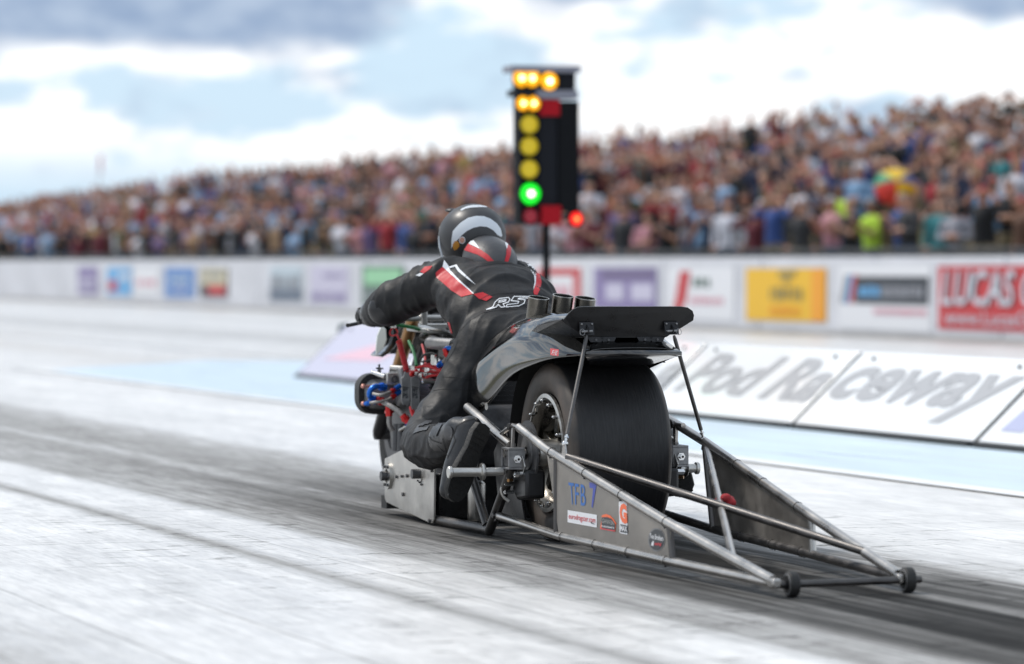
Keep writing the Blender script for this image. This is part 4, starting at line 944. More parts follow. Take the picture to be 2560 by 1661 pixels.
# --- rear frame: axle blocks, stays, pegs, brake (both sides)
def rear_end(s):
    X = .312 * s
    o = bike
    fr('seat_stay', [(s * .300, .60, .462), (X, .02, .345)], .0175)
    fr('link_tube', [(X, .13, .383), (X, .005, .418), (X * 1.0, -.08, .414)], .009)
    q = MB(); q.prism([(X, .020, .412), (X, -.012, .412), (X, -.004, .338), (X, .006, .338)], (1, 0, 0), .014); q.build('lug', M['steel'], o, bevel=.003)
    q = MB(); q.cyl((X - .016, .004, .414), (X + .016, .004, .414), .013, seg=14); q.build('pivot_bolt', M['darksteel'], o)
    # open box that carries the axle: four walls round a slot
    bw = MB(); y0, y1, z0, z1 = -.052, .040, .262, .340
    for c, sz in (((X, (y0 + y1) / 2, z1 - .004), (.062, y1 - y0, .008)), ((X, (y0 + y1) / 2, z0 + .004), (.062, y1 - y0, .008)), ((X, y1 - .004, (z0 + z1) / 2), (.062, .008, z1 - z0 - .016)), ((X, y0 + .005, (z0 + z1) / 2), (.062, .010, z1 - z0 - .016))): bw.box(c, sz)
    ab = bw.build('axle_block', M['castgrey'], o, smooth=False, bevel=.002)
    q = MB(); q.box((X + s * .022, -.005, .301), (.010, .050, .058)); q.box((X - s * .012, -.005, .301), (.02, .02, .058)); q.build('adjuster_slider', M['gunmetal'], ab, smooth=False, bevel=.002)
    q = MB(); q.cyl((X, y0 - .022, .300), (X, y0, .300), .0085, seg=14); q.cyl((X, y0 - .008, .300), (X, y0, .300), .015, seg=6); q.build('adjuster_bolt', M['chrome'], ab)
    q = MB(); q.cyl((X, y0 - .024, .300), (X, y0 - .020, .300), .0045, seg=10); q.build('bolt_socket', M['soot'], ab)
    # foot peg
    p0 = .335; ps = 1.0 if s < 0 else .30; pr = [(.011, p0), (.0155, p0 + .005), (.0155, p0 + .075), (.030, p0 + .077), (.032, p0 + .083), (.030, p0 + .089), (.019, p0 + .092), (.0165, p0 + .10), (.0165, p0 + .196), (.0225, p0 + .200), (.0225, p0 + .209), (.020, p0 + .212), (0, p0 + .213)]
    q = MB(); q.lathe([(r, s * (p0 + (h - p0) * (ps if h < p0 + .198 else 1) - (0 if h < p0 + .198 else (1 - ps) * .196))) for r, h in pr], (0, .025, .252), (1, 0, 0), 28); q.build('foot_peg', M['alu'], o)
    # swingarm leg down to the lower rail, diagonal and bottom tubes
    fr('swingarm_tube', [(X, .000, .268), (X, .05, .225), (X * .995, .265, .040), (X * .99, .31, .0225), (X * .99, .40, .0215), (X * 1.06, .90, .0215)], .0185, 'darksteel', None, 5)
    fr('swingarm_brace', [(X * .98, .335, .036), (X * .93, .58, .205), (X * .8, .66, .30)], .0165, 'darksteel')
    q = MB(); q.prism([(X, .21, .118), (X, .175, .100), (X, .19, .062), (X, .255, .050)], (1, 0, 0), .012); q.cyl((X - .02, .185, .083), (X + .02, .185, .083), .011, seg=12); q.build('rail_lug', M['darksteel'], o, bevel=.002)
    # canister and dark drive cover between the tubes
    if s < 0:
        q = MB(); q.lathe([(0, .03), (.030, .03), (.034, .036), (.034, .17), (.022, .18), (0, .18)], (-.235, .70, 0), (0, 0, 1), 24); q.build('catch_canister', M['alu'], o)
        q = MB(); q.prism([(-.225, .10, .04), (-.225, .42, .045), (-.225, .50, .30), (-.225, .36, .40), (-.225, .20, .22)], (1, 0, 0), .01); q.build('chain_guard', M['blackmetal'], o, bevel=.002)
    # brake disc and caliper
    q = MB(); q.lathe([(.060, s * .250), (.118, s * .250), (.118, s * .258), (.060, s * .258)], (0, 0, AX), (1, 0, 0), 56, closed=True); d = q.build('brake_disc', M['gunmetal'], o)
    q = MB(); q.lathe([(.024, s * .235), (.064, s * .246), (.064, s * .262), (.024, s * .262)], (0, 0, AX), (1, 0, 0), 32, closed=True); q.build('disc_carrier', M['castgrey'], d)
    q = MB()
    for k in range(8):
        a = 2 * math.pi * k / 8; q = MB(); q.cyl((s * .222, .036 * math.cos(a), AX + .036 * math.sin(a)), (s * .250, .036 * math.cos(a), AX + .036 * math.sin(a)), .007, seg=8); q.build('drive_pin', M['alu'], d)
    q = MB(); q.prism([(s * .254, -.095, .262), (s * .254, .055, .255), (s * .254, .075, .180), (s * .254, .02, .148), (s * .254, -.095, .160)], (1, 0, 0), .075); c = q.build('brake_caliper', M['blackmetal'], o, bevel=.012)
    q = MB(); q.prism([(X, .00, .330), (X, -.03, .335), (X, -.085, .275), (X, -.06, .250), (X, -.035, .262)], (1, 0, 0), .006)
    for v in q.v: v.x -= s * .022
    q.build('caliper_bracket', M['alu'], c, bevel=.002)
    for y, z, r in ((-.055, .245, .011), (.03, .230, .010), (.055, .205, .008), (.06, .175, .008)):
        q = MB(); q.cyl((s * .29, y, z), (s * .322, y, z), r, seg=6); q.cyl((s * .322, y, z), (s * .326, y, z), r * .5, seg=10); q.build('caliper_bolt', M['chrome'], c)
    q = MB(); q.tube(smooth_pts([(s * .31, .06, .205), (s * .325, .085, .19), (s * .32, .09, .16), (s * .30, .08, .14)], 5), .006, 8); q.build('bleed_hose', M['alu'], c)
    q = MB(); q.cyl((s * .315, -.005, .222), (s * .335, -.02, .222), .006, seg=8); q.build('brass_fitting', M['gold'], c)
rear_end(-1); rear_end(1)

# --- lower engine plates, frame spine
def engine():
    for s in (-1, 1):
        X = .352 * s
        def lp(px, py):
            p = on_x(px, py, -.352); return Vector((X, p.y, max(.010, p.z)))
        q = MB(); q.prism([lp(964, 1147), lp(1010, 1124), lp(1088, 1165), lp(1086, 1300), lp(1083, 1311), lp(1074, 1308), lp(968, 1256), lp(964, 1246)], (1, 0, 0), .008); pl = q.build('lower_side_plate', M['plate'], bike, smooth=False, bevel=.0015)
        c_ = lp(976, 1190); q = MB(); q.lathe([(.028, 0), (.052, 0), (.052, .012), (.028, .012)], c_ + Vector((s * .004, 0, 0)), (s, 0, 0), 28, closed=True); b = q.build('bearing_flange', M['alu'], pl)
        for k in range(6):
            a = k * math.pi / 3; w_ = Vector((0, .041 * math.cos(a), .041 * math.sin(a))); q = MB(); q.cyl(c_ + w_ + Vector((s * .014, 0, 0)), c_ + w_ + Vector((s * .022, 0, 0)), .0065, seg=6); q.build('flange_bolt', M['gunmetal'], b)
        q = MB(); q.cyl(c_, c_ + Vector((s * .040, 0, 0)), .019, seg=12); q.build('shaft_stub', M['gunmetal'], pl)
        c2_ = lp(1054, 1185); q = MB(); q.cyl(c2_, c2_ + Vector((s * .040, 0, 0)), .019, seg=12); q.build('shaft_stub', M['gunmetal'], pl)
        q = MB(); q.lathe([(0, .006), (.030, .006), (.030, 0)], c2_ + Vector((s * .002, 0, 0)), (s, 0, 0), 20); q.build('washer_plate', M['alu'], pl)
        for px, py, r_ in ((996, 1192, .007), (1009, 1191, .006), (1022, 1190, .007), (1012, 1236, .008), (1054, 1206, .004), (1058, 1212, .004), (1084, 1176, .008), (1078, 1302, .008), (1050, 1202, .004)):
            p = lp(px, py); q = MB(); q.cyl(p + Vector((s * .003, 0, 0)), p + Vector((s * .012, 0, 0)), r_, seg=8); q.build('bolt', M['gunmetal'], pl)
    q = MB(); q.prism([(0, .885, .20), (0, 1.49, .20), (0, 1.49, .06), (0, 1.40, .045), (0, .90, .02)], (1, 0, 0), .66); q.build('gearbox_case', M['blackmetal'], bike, bevel=.01); q = MB(); q.prism([(0, 1.45, .21), (0, 1.84, .21), (0, 1.82, .07), (0, 1.45, .05)], (1, 0, 0), .40); q.build('sump', M['blackmetal'], bike, bevel=.01)
    q = MB(); q.box(on_x(975, 1250, -.33) + Vector((0, 0, -.008)), (.05, .08, .05)); q.build('skid_block', M['rubber'], bike, smooth=False)
    # crankcase, cylinder block, heads
    q = MB(); q.prism([(0, 1.22, .20), (0, 1.95, .20), (0, 2.0, .36), (0, 1.9, .44), (0, 1.25, .44), (0, 1.15, .34)], (1, 0, 0), .44); cc = q.build('crankcase', M['gunmetal'], bike, bevel=.015)
    blk = MB(); blk.box((0.02, 1.62, .475), (.44, .34, .15)); bo = blk.build('cylinder_block', M['blackmetal'], bike, bevel=.008)
    for k in range(7):
        q = MB(); q.box((0.02, 1.62, .415 + k * .019), (.455, .355, .006)); q.build('cooling_fin', M['blackmetal'], bo, smooth=False)
    q = MB(); q.box((0.02, 1.62, .560), (.44, .30, .03)); q.build('cam_cover', M['castgrey'], bo, bevel=.010)
    # two scalloped grey heat shields hung at the rear left of the block, lettered
    for P, tx in (([(395, 160), (412, 148), (430, 100), (452, 122), (470, 128), (473, 200), (470, 300), (472, 385), (450, 408), (432, 392), (412, 398), (396, 365), (400, 260)], (396, 470)), ([(478, 152), (500, 150), (518, 138), (540, 160), (558, 178), (552, 260), (558, 330), (554, 438), (532, 452), (512, 432), (494, 438), (480, 402), (482, 300)], (482, 556))):
        c9 = lambda x, y: (890 + x / 3.509, 900 + y / 3.509)
        q = MB(); q.prism([on_y(*c9(x, y), 1.435) for x, y in P], (0, 1, 0), .006); hs = q.build('heat_shield', M['castgrey'], bike, smooth=False, bevel=.002)
        q = MB(); q.tube([on_y(*c9(tx[0] + 4, 236), 1.430), on_y(*c9(tx[1] - 6, 246), 1.430)], .002, 6); q.build('shield_rib', M['gunmetal'], hs)
        for body, y0, y1 in (('PFT', 250, 288), ('PS', 292, 335)):
            f9 = lambda px, py: on_y(px, py, 1.4305)
            lettering('lettering', body, [c9(tx[0] + 14, y1), c9(tx[1] - 14, y1 + 4), c9(tx[1] - 14, y0 + 4), c9(tx[0] + 14, y0)], f9, M['decalblack'], hs, bold=.03)
    q = MB(); q.cyl(on_y(1056, 953, 1.43), on_y(1110, 955, 1.43), .010, seg=12); q.build('fuel_rail', M['alu'], bike)
    for px, py in ((1034, 926), (1042, 932), (1052, 944), (1066, 930), (1078, 945), (1090, 928)):
        q = MB(); p = on_y(px, py, 1.47); q.cyl(p, p + Vector((0, 0, .016)), .011, seg=6); q.build('head_nut', M['chrome'], bike)
    # supercharger drive case on the left front, with its rounded belt guard
    C_ = Vector((-.300, 1.86, .470)); rr2 = rrect(-.090, -.080, .090, .086, .062, 6)
    def loop(sc, y): return [Vector((C_.x + x * sc, y, C_.z + z * sc)) for x, z in rr2]
    q = MB(); A, B_, C2, D = loop(1, 1.83), loop(1, 1.90), loop(.80, 1.83), loop(.80, 1.90); n = len(A)
    q.add(A + B_ + C2 + D, [(i, (i + 1) % n, n + (i + 1) % n, n + i) for i in range(n)] + [(2 * n + i, 3 * n + i, 3 * n + (i + 1) % n, 2 * n + (i + 1) % n) for i in range(n)] + [(i, 2 * n + i, 2 * n + (i + 1) % n, (i + 1) % n) for i in range(n)] + [(n + i, n + (i + 1) % n, 3 * n + (i + 1) % n, 3 * n + i) for i in range(n)])
    bg = q.build('belt_guard', M['rubber'], bike, angle=50)
    q = MB(); E_ = loop(.80, 1.84); F_ = loop(.55, 1.805); G_ = loop(.55, 1.78); q.add(E_ + F_ + G_, [(i, (i + 1) % n, n + (i + 1) % n, n + i) for i in range(n)] + [(n + i, n + (i + 1) % n, 2 * n + (i + 1) % n, 2 * n + i) for i in range(n)] + [tuple(2 * n + i for i in range(n))])
    q.build('blower_end_case', M['castgrey'], bg, angle=30)
    q = MB(); q.box((-.265, 1.765, .535), (.06, .03, .05)); q.build('square_port', M['alu'], bg, bevel=.004); q = MB(); q.lathe([(.008, 0), (.016, 0), (.016, .012), (.008, .012)], (-.265, 1.745, .535), (0, -1, 0), 18, closed=True); q.build('port_ring', M['gunmetal'], bg)
    q = MB(); q.prism([(-.20, 1.76, .42), (-.20, 1.70, .46), (-.20, 1.72, .585), (-.20, 1.86, .58), (-.20, 1.88, .45)], (1, 0, 0), .10); q.build('blower_housing', M['castgrey'], bike, bevel=.012)
    q = MB(); q.box((0.0, 1.80, .50), (.38, .22, .17)); q.build('supercharger', M['gunmetal'], bike, bevel=.03)
    for z in (.505, .435):
        q = MB(); q.ell((-.380, 1.80, z), (.010, .012, .010)); q.cyl((-.372, 1.80, z), (-.345, 1.80, z), .006, seg=8); q.build('copper_plug', mat('copper_pink', (.62, .30, .24), .35, .6), bg)
    def hose(name, pts, r, m, ends=(), parent=bike):
        q = MB(); P = smooth_pts(pts, 6); q.tube(P, r, 10); o = q.build(name, M[m], parent)
        for which, mm, ln in ends:
            a, b = (P[0], P[3]) if which == 0 else (P[-1], P[-4]); d = (b - a).normalized()
            q = MB(); q.cyl(a - d * ln * .4, a + d * ln * .6, r * 1.35, seg=8); q.cyl(a + d * ln * .1, a + d * ln * .35, r * 1.7, seg=6); q.build('hose_fitting', M[mm], o)
        return o
    def hp(px, py, y): return on_y(px, py, y)
    hose('blue_elbow', [hp(958, 968, 1.74), hp(940, 966, 1.73), hp(926, 976, 1.73), hp(924, 990, 1.73), hp(934, 1001, 1.74)], .011, 'bluean', ((0, 'bluean', .03), (1, 'bluean', .03)))
    hose('braided_hose', [hp(933, 985, 1.70), hp(950, 988, 1.66), hp(967, 984, 1.66), hp(984, 976, 1.68)], .0065, 'braid', ((1, 'redan', .034),))
    hose('braided_hose', [hp(918, 1009, 1.70), hp(940, 1006, 1.66), hp(965, 1002, 1.66), hp(986, 990, 1.68)], .0065, 'braid', ((1, 'redan', .034), (0, 'bluean', .03)))
    for a, b in (((987, 973), (1000, 965)), ((989, 987), (1001, 979))):
        q = MB(); q.cyl(hp(*a, 1.68), hp(*b, 1.69), .0105, seg=8); q.build('blue_fitting', M['bluean'], bike)
    hose('braided_hose', [hp(950, 1002, 1.72), hp(970, 1012, 1.64), hp(998, 1030, 1.60), hp(1018, 1053, 1.58)], .0105, 'braid', ((0, 'redan', .05), (1, 'redan', .05)))
    hose('braided_hose', [hp(972, 1024, 1.66), hp(973, 1045, 1.66), hp(974, 1062, 1.66), hp(982, 1078, 1.66)], .0105, 'braid', ((0, 'redan', .045),))
    q = MB(); q.cyl(hp(1017, 1058, 1.57), hp(1030, 1068, 1.57), .013, seg=8); q.build('blue_fitting', M['bluean'], bike)
    for k, (x0, x1) in enumerate(((1026, 1042), (1030, 1046), (1048, 1052))):
        hose('red_wire', [hp(x0, 1018, 1.52), hp((x0 + x1) / 2 - 3, 1036, 1.50), hp(x1, 1056, 1.48)], .006, 'red')
    # spark-plug leads looping over the head
    leads = [[(1029, 935), (1040, 922), (1062, 915), (1085, 921), (1110, 930)], [(1044, 930), (1056, 916), (1078, 912), (1100, 920), (1118, 926)], [(1033, 938), (1045, 928), (1072, 929), (1098, 932), (1120, 934)],
             [(1060, 950), (1070, 942), (1090, 938), (1110, 940)], [(1064, 953), (1078, 945), (1100, 944), (1112, 946)], [(1029, 937), (1027, 928), (1034, 926), (1042, 927)]]
    for k, P in enumerate(leads): hose('plug_lead', [hp(x, y, 1.50 - .03 * i + .02 * (k % 3)) for i, (x, y) in enumerate(P)], .0062, 'red', ((0, 'redan', .02),))
    hose('black_hose', [hp(1050, 900, 1.55), hp(1062, 887, 1.5), hp(1080, 884, 1.45), hp(1092, 890, 1.42)], .005, 'rubber'); hose('black_hose', [hp(1056, 905, 1.5), hp(1075, 900, 1.45), hp(1093, 892, 1.42)], .004, 'rubber')
    hose('braided_hose', [hp(1100, 912, 1.42), hp(1112, 902, 1.40), hp(1117, 890, 1.38), hp(1115, 880, 1.38)], .0085, 'braid', ((1, 'redan', .034), (0, 'bluean', .03)))
    hose('blue_elbow', [hp(1114, 876, 1.38), hp(1118, 872, 1.38), hp(1128, 872, 1.37), hp(1136, 876, 1.36)], .0105, 'bluean'); hose('braided_hose', [hp(1138, 882, 1.36), hp(1136, 892, 1.36), hp(1128, 905, 1.36)], .0085, 'braid', ((0, 'redan', .03),))
    hose('red_wire', [hp(1055, 862, 1.7), hp(1060, 880, 1.65), hp(1063, 900, 1.6), hp(1064, 915, 1.55)], .0048, 'red')
    # steel crossbar and little tee handle above the blower
    q = MB(); q.cyl(hp(977, 920, 1.80), hp(1040, 925, 1.72), .012, seg=14); q.build('cross_tube', M['alu'], bike); q = MB(); q.cyl(hp(930, 932, 1.84), hp(963, 942, 1.78), .011, seg=14); q.build('short_tube', M['chrome'], bike)
    q = MB(); q.cyl(hp(948, 932, 1.83), hp(948, 911, 1.83), .0045, seg=8); q.cyl(hp(940, 921, 1.83), hp(958, 922, 1.83), .0035, seg=8); q.cyl(hp(948, 924, 1.83), hp(948, 932, 1.83), .008, seg=8); q.build('tee_valve', M['gunmetal'], bike)
    hose('fuel_line', [hp(946, 935, 1.82), hp(930, 940, 1.84), hp(916, 952, 1.85), hp(912, 968, 1.86)], .004, 'gunmetal')
    # injector hat, intake clutter under the rider
    q = MB(); q.box((0.04, 1.70, .640), (.22, .22, .09)); q.build('injector_body', M['blackmetal'], bike, bevel=.03)
    for x in (-.20, -.13, -.06, .06, .13, .20):
        q = MB(); q.cyl((x, 1.40, .60), (x, 1.40, .64), .012, seg=6); q.build('injector_nozzle', M['chrome'], bike)
    for px, py in ((1040, 938), (1054, 946), (1066, 940), (1080, 932), (1092, 948)):
        q = MB(); p = hp(px, py, 1.50); q.cyl(p, p + Vector((0, 0, .012)), .010, seg=6); q.build('stud_nut', M['chrome'], bike)
    q = MB(); q.tube(smooth_pts([hp(1075, 858, 1.6), hp(1100, 860, 1.5), hp(1135, 862, 1.4)], 5), .024, 14); q.build('intake_duct', M['castgrey'], bike)
    # frame spine tubes and lower front tubes
    for s in (-1, 1):
        fr('frame_rail', [(s * .20, 1.87, .12), (s * .17, 2.05, .30), (s * .06, 2.06, .66)], .018, 'darksteel'); fr('frame_rail', [(s * .06, 2.03, .70), (s * .12, 1.4, .67), (s * .17, .80, .60), (s * .25, .62, .46)], .018, 'darksteel')
    for px, y in ((992, 1.80), (1004, 1.76)):
        q = MB(); q.cyl(hp(px, 1060, y), hp(px - 2, 1128, y), .016, seg=14); q.build('oil_tube', M['gunmetal'], bike)
    fr('strut_tube', [hp(1000, 1076, 1.72), hp(1024, 1062, 1.66)], .0075, 'alu')
    # steering head, triple clamp, bars
    q = MB(); q.cyl((0, 2.02, .78), (0, 2.14, .58), .032); q.build('steering_head', M['blackmetal'], bike)
    q = MB(); q.prism([(-.16, 1.94, .735), (-.10, 1.88, .728), (-.045, 1.85, .722), (.045, 1.85, .722), (.10, 1.88, .728), (.16, 1.94, .735), (.12, 2.02, .745), (-.12, 2.02, .745)], (0, .2, 1), .022); tp = q.build('triple_clamp', M['alu'], bike, bevel=.006)
    q = MB(); q.prism([(-.11, 1.835, .752), (0, 1.815, .715), (.11, 1.835, .752), (.12, 1.86, .756), (-.12, 1.86, .756)], (0, 1, .25), .012); q.build('clamp_front_plate', M['alu'], tp, bevel=.003)
    q = MB(); q.cyl((-.02, 1.818, .738), (-.02, 1.80, .738), .008, seg=8); q.build('clamp_bolt', M['gunmetal'], tp)
    hb = fr('handlebar', [(-.415, 1.757, .787), (-.33, 1.775, .789), (-.25, 1.80, .782), (-.20, 1.83, .779), (-.10, 1.845, .779), (.10, 1.845, .779), (.20, 1.83, .779), (.25, 1.80, .782), (.33, 1.775, .789), (.415, 1.757, .787)], .0125, 'alu', None, 4)
    for x in (-.115, .115):
        q = MB(); q.box((x, 1.842, .782), (.026, .036, .062)); q.build('bar_clamp', M['alu'], hb, bevel=.004)
    for s in (-1, 1):
        q = MB(); q.cyl((s * .315, 1.776, .789), (s * .418, 1.756, .787), .0175, seg=18); q.build('grip', M['rubber'], hb)
        q = MB(); P = smooth_pts([(s * .315, 1.80, .775), (s * .36, 1.835, .765), (s * .41, 1.815, .757), (s * .450, 1.78, .752)], 5); q.tube(P, [.009] + [.0075] * (len(P) - 2) + [.009], 8); q.build('brake_lever' if s < 0 else 'clutch_lever', M['blackmetal'], hb)
        q = MB(); q.box((s * .305, 1.797, .778), (.035, .04, .03)); q.build('lever_perch', M['blackmetal'], hb, bevel=.005)
    hose('green_cable', [(-.30, 1.80, .768), (-.22, 1.84, .752), (-.14, 1.88, .738), (-.08, 1.94, .72)], .0075, 'greenc'); hose('green_cable', [hp(1022, 853, 1.85), hp(1032, 875, 1.8), hp(1038, 895, 1.75), hp(1041, 915, 1.7)], .0065, 'greenc')
    # coiled red kill-switch lanyard
    a = hp(984, 818, 1.74); b = hp(996, 846, 1.72); c = hp(1017, 928, 1.66); q = MB()
    lp = [a, a + Vector((-.014, 0, -.018)), a + Vector((-.010, 0, -.034)), a + (b - a) * .72, b]; q.tube(smooth_pts(lp, 5), .0036, 8); lp = [a, a + Vector((.016, 0, -.016)), a + Vector((.013, 0, -.034)), a + (b - a) * .72, b]; q.tube(smooth_pts(lp, 5), .0036, 8)
    b2 = b + (c - b) * .08; ax = (c - b2); L_ = ax.length; ax.normalize(); u = ax.cross(Vector((0, 1, 0))).normalized(); w = ax.cross(u); P = [b]
    for k in range(15 * 10 + 1):
        t = k / 150; P.append(b2 + ax * L_ * t + (u * math.cos(t * 15 * 2 * math.pi) + w * math.sin(t * 15 * 2 * math.pi)) * .0098)
    q.tube(P, .0038, 7); ly = q.build('coiled_lanyard', M['red'], bike); q = MB(); q.cyl(a + Vector((0, 0, -.004)), a + Vector((0, 0, .022)), .011, seg=12); q.build('lanyard_clip', M['chrome'], ly)
    # forks, front wheel
    for s in (-1, 1):
        q = MB(); q.cyl((s * .125, 1.93, .80), (s * .125, 2.28, .48), .027, seg=20); fk = q.build('fork_tube', M['gold'], bike)
        q = MB(); q.cyl((s * .125, 2.20, .555), (s * .125, 2.235, .522), .033, seg=20); q.build('fork_collar', M['castgrey'], fk)
        q = MB(); q.tube([(s * .125, 2.26, .50), (s * .125, 2.48, .295), (s * .125, 2.50, .27)], [.031, .028, .02], 18); q.build('fork_slider', M['blackmetal'], fk)
        q = MB(); q.prism([(s * .085, 2.28, .43), (s * .085, 2.22, .36), (s * .085, 2.28, .29), (s * .085, 2.36, .36)], (1, 0, 0), .06); q.build('front_caliper', M['blackmetal'], bike, bevel=.01)
        q = MB(); q.lathe([(.075, s * .058), (.13, s * .058), (.13, s * .064), (.075, s * .064)], (0, 2.50, .285), (1, 0, 0), 40, closed=True); q.build('front_disc', M['gunmetal'], bike)
    prof2 = [(.215, -.040), (.24, -.052), (.262, -.050), (.277, -.034), (.284, -.012), (.284, .012), (.277, .034), (.262, .050), (.24, .052), (.215, .040)]
    q = MB(); q.lathe(prof2, (0, 0, 0), (1, 0, 0), 64); fw_ = q.build('front_tyre', M['rubber'], bike); fw_.location = (0, 2.50, .285)
    q = MB(); q.lathe([(.222, -.042), (.222, -.036), (.205, -.03), (.205, .03), (.222, .036), (.222, .042)], (0, 0, 0), (1, 0, 0), 48); q.build('rim', M['castgrey'], fw_)
    for k in range(5):
        a = 2 * math.pi * k / 5; d = Vector((0, math.cos(a), math.sin(a))); e = Vector((0, -math.sin(a), math.cos(a))); q = MB(); q.prism([d * .03 - e * .02, d * .208 - e * .012, d * .208 + e * .012, d * .03 + e * .02], (1, 0, 0), .03); q.build('spoke', M['blackmetal'], fw_, bevel=.003)
    q = MB(); q.cyl((-.14, 0, 0), (.14, 0, 0), .03, seg=16); q.build('hub', M['gunmetal'], fw_)
    # front cowl: black shell with a pale side screen
    P = [(987, 812), (985, 850), (972, 872), (958, 884), (944, 893), (936, 889), (950, 876), (962, 858), (968, 838), (966, 815)]
    for s in (-1, 1):
        Q = [on_y(x, y, 2.30) for x, y in P]; 
        if s > 0: Q = [Vector((-p.x, p.y, p.z)) for p in Q]
        q = MB(); q.prism([p + Vector((0, 0, 0)) for p in Q], (0, 1, 0), .16); cw = q.build('front_cowl_side', M['blackpaint'], bike, bevel=.006)
        Q = [on_y(x, y, 2.215) for x, y in ((964, 822), (952, 816), (942, 840), (939, 872), (940, 888), (958, 872), (966, 850))]
        if s > 0: Q = [Vector((-p.x, p.y, p.z)) for p in Q]
        q = MB(); q.prism(Q, (0, 1, 0), .012); q.build('screen_panel', M['screen'], cw, bevel=.003)
    q = MB(); vs = []
    for i in range(9):
        a = R(-80 + 160 * i / 8); vs += [(.175 * math.sin(a), 2.30 + .26 * math.cos(a), .62), (.165 * math.sin(a), 2.24 + .24 * math.cos(a), .74), (.11 * math.sin(a), 2.14 + .20 * math.cos(a), .82)]
    q.add(vs, [(i * 3 + j, i * 3 + j + 1, (i + 1) * 3 + j + 1, (i + 1) * 3 + j) for i in range(8) for j in range(2)]); o = q.build('front_cowl', M['blackpaint'], bike, angle=80); st = o.modifiers.new('t', 'SOLIDIFY'); st.thickness = .005
engine()

